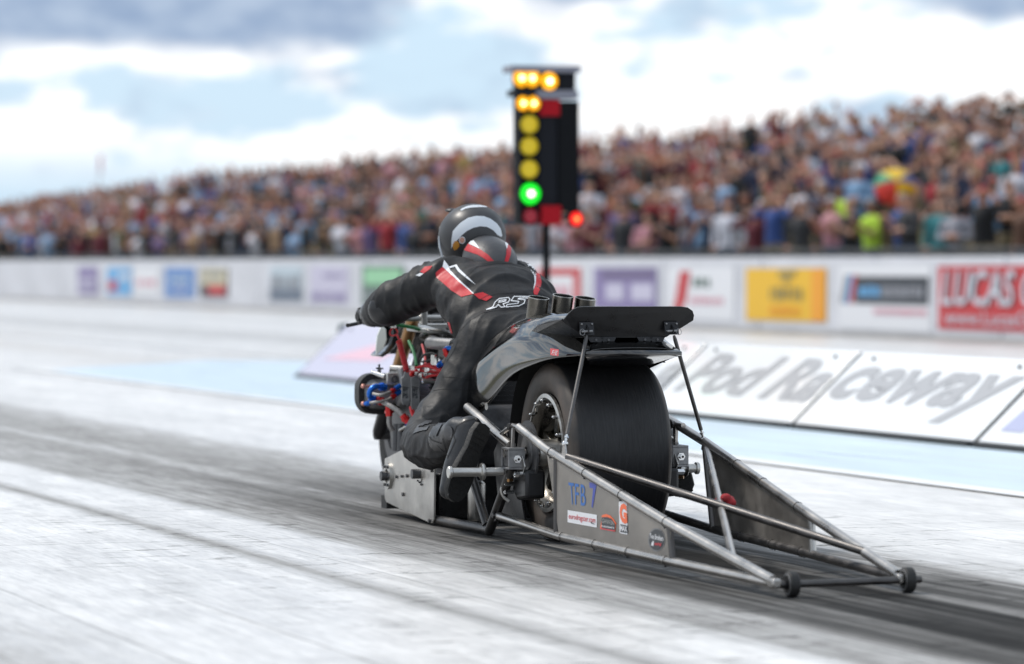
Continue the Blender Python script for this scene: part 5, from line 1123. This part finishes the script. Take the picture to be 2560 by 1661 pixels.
# ================================================================== THE RIDER
rider = empty('person', BIKE + HV * .66, -BTH); RO = Vector((0, .66, 0))
tag(rider, 'rider in black leathers with red and white stripes crouched over the motorcycle', 'person')
def rset(o):
    o.parent = rider; o.location = -RO; return o
def bvh_of(me): 
    return BVHTree.FromPolygons([v.co.copy() for v in me.vertices], [tuple(p.vertices) for p in me.polygons])
def suit():
    q = MB()
    # torso
    q.ell((-.01, .82, .690), (.190, .16, .135), Matrix.Rotation(R(20), 3, 'X'), 20, 12)
    q.ell((-.02, .91, .745), (.215, .16, .130), Matrix.Rotation(R(28), 3, 'X'), 20, 12)
    q.ell((-.03, 1.00, .795), (.238, .17, .135), Matrix.Rotation(R(28), 3, 'X'), 20, 12)
    q.ell((-.03, 1.10, .850), (.250, .16, .142), Matrix.Rotation(R(25), 3, 'X'), 20, 12)
    q.ell((-.03, 1.18, .892), (.236, .13, .122), Matrix.Rotation(R(18), 3, 'X'), 20, 12)
    q.ell((-.02, 1.27, .935), (.180, .10, .085), None, 20, 12)
    for s in (-1, 1):
        q.ell((s * .09 - .005, .83, .685), (.130, .14, .130), None, 16, 10)
        # shoulder yoke and arms
        if s < 0:
            limb(q, [(-.12, 1.24, .945), (-.205, 1.285, .930), (-.285, 1.395, .884), (-.366, 1.500, .832)], [.085, .096, .088, .082], 16)
            limb(q, [(-.366, 1.500, .832), (-.374, 1.58, .812), (-.370, 1.68, .797)], [.082, .066, .044], 16)
        else:
            limb(q, [(.07, 1.24, .940), (.128, 1.290, .915), (.215, 1.410, .850), (.300, 1.520, .795)], [.085, .086, .072, .064], 16)
            limb(q, [(.300, 1.520, .795), (.335, 1.60, .796), (.368, 1.68, .797)], [.066, .058, .044], 16)
        # legs
        kx = -.448 if s < 0 else .385
        limb(q, [(s * .125, .85, .695), (s * .190, .86, .60), (kx * .66, .82, .455), (kx * .985, .70, .330)], [.134, .122, .106, .088], 16)
        if s < 0: limb(q, [(kx * .985, .70, .330), (-.458, .57, .318), (-.458, .40, .336), (-.455, .30, .362)], [.088, .086, .074, .060], 16); q.ell((-.448, .705, .318), (.080, .07, .085), None, 14, 8)
        else: limb(q, [(kx, .655, .330), (.385, .50, .325), (.33, .30, .362)], [.088, .078, .060], 16)
    limb(q, [(0, 1.26, .96), (-.005, 1.38, 1.02)], [.075, .07], 14)
    me = fuse(q, .0075, 12, 'leather_suit')
    # cloth folds: ripples across the small of the back, behind knees and elbows, and long soft drags
    n = len(me.vertices); co_ = np.empty(n * 3); me.vertices.foreach_get('co', co_); co_ = co_.reshape(-1, 3); no = np.empty(n * 3); me.vertices.foreach_get('normal', no); no = no.reshape(-1, 3)
    d = np.zeros(n); nz = noise.noise
    def ridge(p, sharp=2.2):                        # narrow raised fold lines with broad valleys
        return (1 - min(1, abs(nz(p)) * 2.4)) ** sharp
    KNEE = Vector((-.475, .655, .33)); HIPL = Vector((-.15, .61, .69))
    for i in range(n):
        x, y, z = co_[i]; v = Vector((x, y, z))
        back = max(0, min(1, (y - .62) / .1)) * max(0, min(1, (z - .66) / .06)) * max(0, min(1, (.34 - abs(x)) / .08)) * (1 if y < 1.34 else 0)
        leg = max(0, min(1, (.70 - z) / .08)) * max(0, min(1, (1.0 - y) / .1))
        arm = max(0, min(1, (abs(x) - .16) / .06)) * max(0, min(1, (y - 1.20) / .08))
        bow = 2.2 * x * x
        if back: d[i] += back * (.0085 * ridge((x * 1.3 + 4, (y + bow) * 6.5, 1.7)) + .004 * ridge((x * 3.0, (y + bow) * 13, 7.7)) - .004)
        if leg:
            ax_ = (z - .33) * .78 + (abs(x) - .475) * -.62; across = (z - .33) * .62 + (abs(x) - .475) * .78
            d[i] += leg * (.0085 * ridge((across * 9 + ax_ * 3.2, ax_ * 3.0 + y * 2, 3.3)) + .0050 * ridge((across * 15 - ax_ * 5, ax_ * 6, y * 5 + 5)) - .0045)
            if (v - KNEE).length < .16 or z < .42: d[i] += .005 * ridge((x * 6, y * 16, z * 8 + 2)) * (1 - max(0, (z - .3)) * 4 if z < .55 else 0)
        if arm: t = (abs(x) - .2) * .6 + (y - 1.28) * .75; d[i] += arm * (.0075 * ridge((t * 9, (z - .85) * 4 + x * 2, 6.1)) + .004 * ridge((t * 18, z * 6, 2.2)) - .004)
        d[i] += .0035 * nz((x * 9, y * 9, z * 9)) + .0012 * nz((x * 30, y * 30, z * 30))
    me.vertices.foreach_set('co', (co_ + no * d[:, None]).ravel()); me.materials.clear(); me.materials.append(M['leather']); me.update()
    return me
suit_me = suit(); suit_o = rset(mesh_obj('leather_suit', suit_me)); SB = bvh_of(suit_me)
def decal(name, poly, m, bvh, parent, step=5.0, lift=.0018, maxy=None):
    """a thin patch sewn onto the surface: outline traced on the photograph, laid on the body itself"""
    pts = []; n = len(poly)
    for i in range(n):
        a = poly[i]; b = poly[(i + 1) % n]; k = max(1, int(math.dist(a, b) / step))
        pts += [(a[0] + (b[0] - a[0]) * j / k, a[1] + (b[1] - a[1]) * j / k) for j in range(k)]
    nb = len(pts); edges_ = [(i, (i + 1) % nb) for i in range(nb)]
    x0 = min(p[0] for p in pts); x1 = max(p[0] for p in pts); y0 = min(p[1] for p in pts); y1 = max(p[1] for p in pts)
    allp = [Vector(p) for p in pts]; x = x0 + step / 2
    while x < x1:
        y = y0 + step / 2
        while y < y1: allp.append(Vector((x, y))); y += step
        x += step
    vo, eo, fo, *_ = delaunay_2d_cdt(allp, edges_, [tuple(range(nb))], 1, 1e-4)
    vs = []; ok = []
    for v in vo:
        r = lray(v.x, v.y).normalized(); h = bvh.ray_cast(LCAM, r)
        if h[0] is None: vs.append(LCAM); ok.append(False)
        else:
            nn = h[1] if h[1].dot(r) < 0 else -h[1]; vs.append(h[0] + nn * lift); ok.append(True)
    fs = []
    for f in fo:
        if all(ok[i] for i in f):
            q = [vs[i] for i in f]
            if max((q[i] - q[i - 1]).length for i in range(len(q))) < .05: fs.append(tuple(f))
    if not fs: return None
    used = sorted({i for f in fs for i in f}); mp = {i: j for j, i in enumerate(used)}
    mb = MB(); mb.add([vs[i] for i in used], [tuple(mp[i] for i in f) for f in fs]); o = mb.build(name, m, None, angle=60)
    if parent is not None: o.parent = parent
    return o
def stitched(name, lines, w, m, bvh, parent, lift=.0024):
    mb = MB()
    for pts in lines:
        for (ax_, ay), (bx_, by) in zip(pts, pts[1:]):
            l = math.hypot(bx_ - ax_, by - ay) or 1; dx, dy = (bx_ - ax_) / l, (by - ay) / l; k = max(1, int(l / 4)); L = []
            for j in range(k + 1):
                t = -w * .35 + (l + w * .7) * j / k; row = []
                for sd_ in (-.5, .5):
                    px, py = ax_ + dx * t - dy * w * sd_, ay + dy * t + dx * w * sd_; r = lray(px, py).normalized(); h = bvh.ray_cast(LCAM, r)
                    row.append(None if h[0] is None else h[0] + (h[1] if h[1].dot(r) < 0 else -h[1]) * lift)
                L.append(row)
            for j in range(k):
                q4 = [L[j][0], L[j][1], L[j + 1][1], L[j + 1][0]]
                if None not in q4 and (q4[0] - q4[2]).length < .05: mb.add(q4, [(0, 1, 2, 3)])
    o = mb.build(name, m, None, smooth=False); o.parent = parent; return o
c1 = lambda x, y: (860 + x / 3.6767, 480 + y / 3.6767)             # enlarged crop of the back
c3 = lambda x, y: (1080 + x / 7.72, 500 + y / 7.72)                # enlarged crop of the helmet
def stroke(pts, w):                                                # a band of width w pixels along a polyline
    L = []; Rr = []
    for i, p in enumerate(pts):
        a = pts[max(i - 1, 0)]; b = pts[min(i + 1, len(pts) - 1)]; dx, dy = b[0] - a[0], b[1] - a[1]; l = math.hypot(dx, dy) or 1
        L.append((p[0] - dy / l * w / 2, p[1] + dx / l * w / 2)); Rr.append((p[0] + dy / l * w / 2, p[1] - dx / l * w / 2))
    return L + Rr[::-1]
D = lambda nm, P, mm: decal(nm, [c1(*p) for p in P], M[mm], SB, suit_o)
D('red_stripe', [(843, 745), (905, 692), (1060, 830), (1190, 940), (1080, 968), (985, 905), (900, 830), (850, 790)], 'redl')
D('red_stripe', [(1190, 942), (1275, 925), (1365, 968), (1310, 1005), (1240, 985)], 'redl')
D('white_stripe', [(905, 690), (920, 630), (960, 680), (975, 720), (1060, 810), (1195, 935), (1185, 938), (1058, 828)], 'whitel')
D('white_stripe', [(965, 690), (1035, 670), (1065, 715), (1140, 785), (1210, 856), (1130, 800), (1050, 735), (1020, 690), (975, 705)], 'whitel')
D('red_stripe', [(1740, 920), (1762, 840), (1765, 760), (1745, 690), (1800, 770), (1815, 830), (1800, 900), (1775, 950), (1745, 945)], 'redl')
D('white_stripe', [(1678, 640), (1720, 680), (1745, 700), (1765, 760), (1760, 850), (1740, 905), (1750, 830), (1745, 770), (1715, 720), (1690, 690)], 'whitel')
D('red_stripe', [(700, 735), (745, 690), (815, 682), (790, 715), (735, 752)], 'redl'); D('white_stripe', [(660, 770), (700, 748), (735, 752), (700, 778)], 'whitel')
D('red_piping', [(955, 1195), (975, 1205), (1000, 1300), (990, 1318)], 'redl')
# outlined two-letter mark across the waist band
RS = [[(1310, 1085), (1370, 1062), (1388, 1020), (1425, 985), (1512, 976), (1524, 992), (1512, 1018), (1462, 1034), (1480, 1060), (1444, 1064), (1418, 1040), (1400, 1062), (1345, 1080), (1310, 1085)],
      [(1428, 1004), (1490, 996), (1484, 1010), (1424, 1020), (1428, 1004)],
      [(1700, 966), (1562, 966), (1536, 1006), (1606, 1012), (1598, 1028), (1500, 1040), (1490, 1062), (1606, 1052), (1654, 1028), (1664, 998), (1598, 990), (1606, 982), (1695, 980)]]
stitched('waist_lettering', [[c1(*p) for p in P] for P in RS], 2.0, M['whitel'], SB, suit_o)
# stretch panels and seams
for P in ([(1240, 1000), (1310, 960), (1400, 935), (1560, 925), (1700, 940)], [(1060, 1280), (1160, 1180), (1280, 1110), (1420, 1085), (1600, 1075)], [(1480, 735), (1500, 830), (1540, 900)], [(1110, 790), (1220, 690), (1400, 655), (1600, 655), (1720, 690)]):
    decal('seam', stroke([c1(*p) for p in P], 1.1), M['ribbed'], SB, suit_o, 4.0, .0022)
c2 = lambda x, y: (860 + x / 4.541, 760 + y / 4.541)
for P in ([(1110, 825), (1250, 830), (1400, 850), (1500, 880)], [(1010, 985), (1150, 960), (1300, 962), (1470, 985)], [(1290, 420), (1240, 540), (1160, 660)]):
    decal('seam', stroke([c2(*p) for p in P], 1.4), M['ribbed'], SB, suit_o, 4.0, .0022)
# --- aero hump
q = MB(); q.ell((-.002, 1.285, 1.006), (.106, .160, .098), Matrix.Rotation(R(18), 3, 'X'), 36, 24); hump = q.build('aero_hump', M['leatherg'], None, angle=80); rset(hump)
HB = bvh_of(hump.data)
for P, mm in (([(610, 970), (680, 840), (930, 960), (1080, 1060), (1210, 1200), (1110, 1215), (1000, 1130), (880, 1060)], 'redl'), ([(680, 840), (775, 750), (850, 840), (925, 950), (800, 890)], 'whitel'),
              ([(1395, 1205), (1430, 1060), (1435, 960), (1470, 850), (1525, 940), (1515, 1060), (1465, 1205)], 'redl'), ([(1355, 720), (1440, 790), (1475, 850), (1440, 955), (1400, 830)], 'whitel')):
    decal('hump_stripe', [c3(*p) for p in P], M[mm], HB, hump, 4.0)
# --- helmet
q = MB(); vs = []; HC = Vector((-.010, 1.505, 1.108)); seg, rings = 48, 32
for i in range(rings + 1):
    th = math.pi * i / rings
    for k in range(seg):
        ph = 2 * math.pi * k / seg; x, y, z = math.sin(th) * math.cos(ph), math.sin(th) * math.sin(ph), math.cos(th)
        w = .134; l = .158; hgt = .130
        if z < 0: w *= 1 - .10 * z * z; l *= 1 - .02 * z * z; hgt = .135
        if y > .3: l *= 1 + .10 * (y - .3) * (1 if z < .2 else .4)            # chin bar
        vs.append(Vector((x * w, y * l, z * hgt)))
rot = Matrix.Rotation(R(-14), 3, 'X')
q.add([HC + rot @ v for v in vs], [(i * seg + k, (i + 1) * seg + k, (i + 1) * seg + (k + 1) % seg, i * seg + (k + 1) % seg) for i in range(rings) for k in range(seg)])
hel = q.build('helmet', M['helmet'], None, angle=80); rset(hel); HE = bvh_of(hel.data)
Dh = lambda nm, P, mm, st=4.0: decal(nm, [c3(*p) for p in P], M[mm], HE, hel, st, .0016)
Dh('white_crescent', [(378, 940), (380, 780), (405, 610), (460, 540), (560, 440), (700, 350), (850, 315), (1000, 320), (1130, 370), (1250, 460), (1320, 560), (1350, 690), (1330, 715), (1260, 680), (1180, 590), (1060, 525), (930, 512), (800, 540), (680, 600), (570, 690), (500, 770), (420, 850)], 'helmetw')
Dh('top_print', [(550, 200), (580, 170), (680, 125), (800, 105), (930, 108), (1050, 130), (1100, 150), (960, 145), (860, 150), (760, 155), (650, 175), (570, 215)], 'helmetw')
M['stk_or'] = mat('helmet_orange_sticker', (.48, .20, .015), .4); M['stk_pk'] = mat('helmet_round_sticker', (.50, .26, .20), .4)
Dh('orange_sticker', [(400, 850), (430, 800), (490, 790), (530, 840), (530, 900), (490, 950), (440, 978), (410, 930)], 'stk_or', 2.5)
Dh('round_sticker', circ(585, 778, 62, 70, 20), 'helmetw', 2.5); 
decal('round_sticker', [c3(*p) for p in circ(585, 778, 48, 55, 20)], M['stk_pk'], HE, hel, 2.5, .0028)
# visor with its pale rim at the left edge, and trim ridges
q = MB(); vs = []
for i in range(13):
    a = R(-78 + 156 * i / 12)
    for z, k_ in ((.055, .915), (.015, 1.0), (-.035, .985)): vs.append(HC + rot @ Vector((.1350 * k_ * math.sin(a), (.158 * math.cos(a) + .006) * k_, z)))
q.add(vs, [(i * 3 + j, i * 3 + j + 1, (i + 1) * 3 + j + 1, (i + 1) * 3 + j) for i in range(12) for j in range(2)]); v_ = q.build('visor', mat('smoked_visor', (.02, .02, .025), .08), None, angle=80); v_.parent = hel
for s in (-1, 1):
    q = MB(); P = [HC + rot @ Vector((s * xx, .012, z)) for xx, z in ((.1345, .005), (.1335, -.04), (.124, -.085))]; q.tube(P, [.003, .0045, .003], 8); b = q.build('visor_edge', M['helmetw'], None); b.parent = hel
    q = MB(); q.ell(HC + rot @ Vector((s * .060, .060, .124)), (.024, .036, .009), None, 14, 8); b = q.build('top_vent', M['helmet'], None); b.parent = hel
# --- gloves: palm, four fingers closed on the grip, thumb below
def glove(s):
    q = MB(); gx = s * .372
    limb(q, [(gx, 1.665, .800), (gx, 1.70, .800), (gx * .995, 1.735, .806)], [.044, .042, .036], 12); q.ell((gx, 1.742, .803), (.046, .034, .022), None, 14, 8)
    for k, (dx, ln) in enumerate(((-.033, .94), (-.011, 1.04), (.011, 1.0), (.033, .82))):
        x = gx + dx * s; P = [(x, 1.755, .809), (x, 1.755 + .034 * ln, .806), (x, 1.755 + .040 * ln, .778), (x, 1.758 + .010 * ln, .762), (x, 1.748, .768)]
        limb(q, P, [.0115, .0112, .0105, .0100, .0092], 10)
    limb(q, [(gx - s * .030, 1.725, .795), (gx - s * .050, 1.745, .775), (gx - s * .044, 1.765, .762), (gx - s * .026, 1.775, .760)], [.015, .0125, .0115, .0105], 10)
    me = fuse(q, .0042, 3, 'glove'); me.materials.clear(); me.materials.append(M['bootl']); o = rset(mesh_obj('glove', me))
    for k in range(4):
        q = MB(); q.ell((gx + (-.033 + .022 * k) * s, 1.760, .819), (.010, .012, .006), None, 10, 6); b = q.build('knuckle_guard', M['blackmetal'], None); b.parent = o
    q = MB(); q.lathe([(.049, -.035), (.053, -.02), (.053, .02), (.048, .035)], (gx, 1.675, .799), (0, 1, 0), 24); b = q.build('cuff', M['bootl'], None); b.parent = o
    # elbow cup
    q = MB(); q.ell((-.382, 1.462, .820) if s < 0 else (.305, 1.490, .792), (.068, .045, .064), Matrix.Rotation(R(s * 20), 3, 'Z'), 20, 12); e = q.build('elbow_slider', M['bootl'], None, angle=70); rset(e)
glove(-1); glove(1)
# --- boots braced against the pegs, soles facing back
def boot(s):
    H_ = Vector((-.398, .105, .412)); T_ = Vector((-.520, .095, .152)); ax = (T_ - H_).normalized(); nn = Vector((.40, -.915, 0.0)); nn = (nn - ax * nn.dot(ax)).normalized(); u = -nn; w = ax.cross(u)
    mx = lambda p: Vector((p.x if s < 0 else -p.x - .13, p.y, p.z))
    g = lambda a, b, c: mx(H_ + ax * a + u * b + w * (c * 1.18))
    q = MB()
    q.ell(g(.035, .040, 0), (.042, .042, .042), None, 16, 10); limb(q, [g(.02, .055, 0), g(.09, .050, 0), g(.17, .040, .002), g(.235, .032, .004)], [.050, .048, .049, .041], 16); limb(q, [g(.15, .034, .018), g(.22, .028, .014)], [.032, .03], 12)
    q.ell(g(.255, .028, .004), (.040, .030, .036), None, 16, 10)
    limb(q, [g(.03, .06, 0), g(.035, .12, 0), mx(Vector((-.452, .28, .366))), mx(Vector((-.458, .36, .352)))], [.052, .050, .058, .066], 18)
    me = fuse(q, .006, 6, 'boot'); me.materials.clear(); me.materials.append(M['bootl']); o = rset(mesh_obj('boot', me))
    out = [(-.012, 0), (-.006, .024), (.03, .034), (.09, .031), (.14, .036), (.19, .046), (.24, .046), (.275, .034), (.292, .010), (.288, -.014), (.262, -.034), (.21, -.042), (.15, -.036), (.09, -.029), (.03, -.033), (-.006, -.024)]
    q = MB(); P = [g(a, 0, c) for a, c in out]; n = len(P); vs = [g(a, .006, c * 1.02) for a, c in out] + [g(a, -.012, c * 1.04) for a, c in out] + [g(a, -.018, c * .96) for a, c in out]
    q.add(vs, [(i, (i + 1) % n, n + (i + 1) % n, n + i) for i in range(n)] + [(n + i, n + (i + 1) % n, 2 * n + (i + 1) % n, 2 * n + i) for i in range(n)] + [tuple(range(2 * n, 3 * n)), tuple(range(n - 1, -1, -1))])
    so_ = q.build('sole', M['rubber'], None); so_.parent = o
    for k in range(13):
        a = .012 + k * .0215
        if .085 < a < .12: continue
        hw = .026 if a < .1 else .033 if a < .24 else .024
        q = MB(); vs = [g(a, -.017, -hw), g(a + .011, -.017, -hw), g(a + .014, -.017, hw), g(a + .003, -.017, hw)]; q.prism(vs, nn if s < 0 else Vector((-nn.x, nn.y, nn.z)), .007); b = q.build('tread_bar', M['rubber'], None, smooth=False); b.parent = so_
    BV = bvh_of(me)
    if s < 0:
        q3 = lambda x, y: (900 + x / 3.86, 980 + y / 3.86)
        for nm, P, mm in (('ankle_strap', [(690, 380), (760, 255), (800, 260), (800, 310), (740, 430), (700, 420)], 'bootl'), ('ankle_patch', [(q_[0], q_[1]) for q_ in circ(860, 395, 42, 66, 18)], 'leatherg'), ('calf_panel', [(510, 410), (560, 330), (640, 285), (700, 280), (650, 370), (580, 385)], 'leatherg')):
            dd = decal(nm, [q3(*p) for p in P], M[mm], BV if nm != 'calf_panel' else SB, o, 4.0, .004)
        for P in ([(905, 410), (930, 330), (1010, 285), (1110, 262)], [(800, 450), (830, 560), (850, 640)], [(640, 400), (700, 470), (790, 500)], [(900, 410), (920, 470), (880, 560), (840, 640)]):
            decal('boot_seam', stroke([q3(*p) for p in P], 1.6), M['ribbed'], BV, o, 4.0, .002)
boot(-1); boot(1)
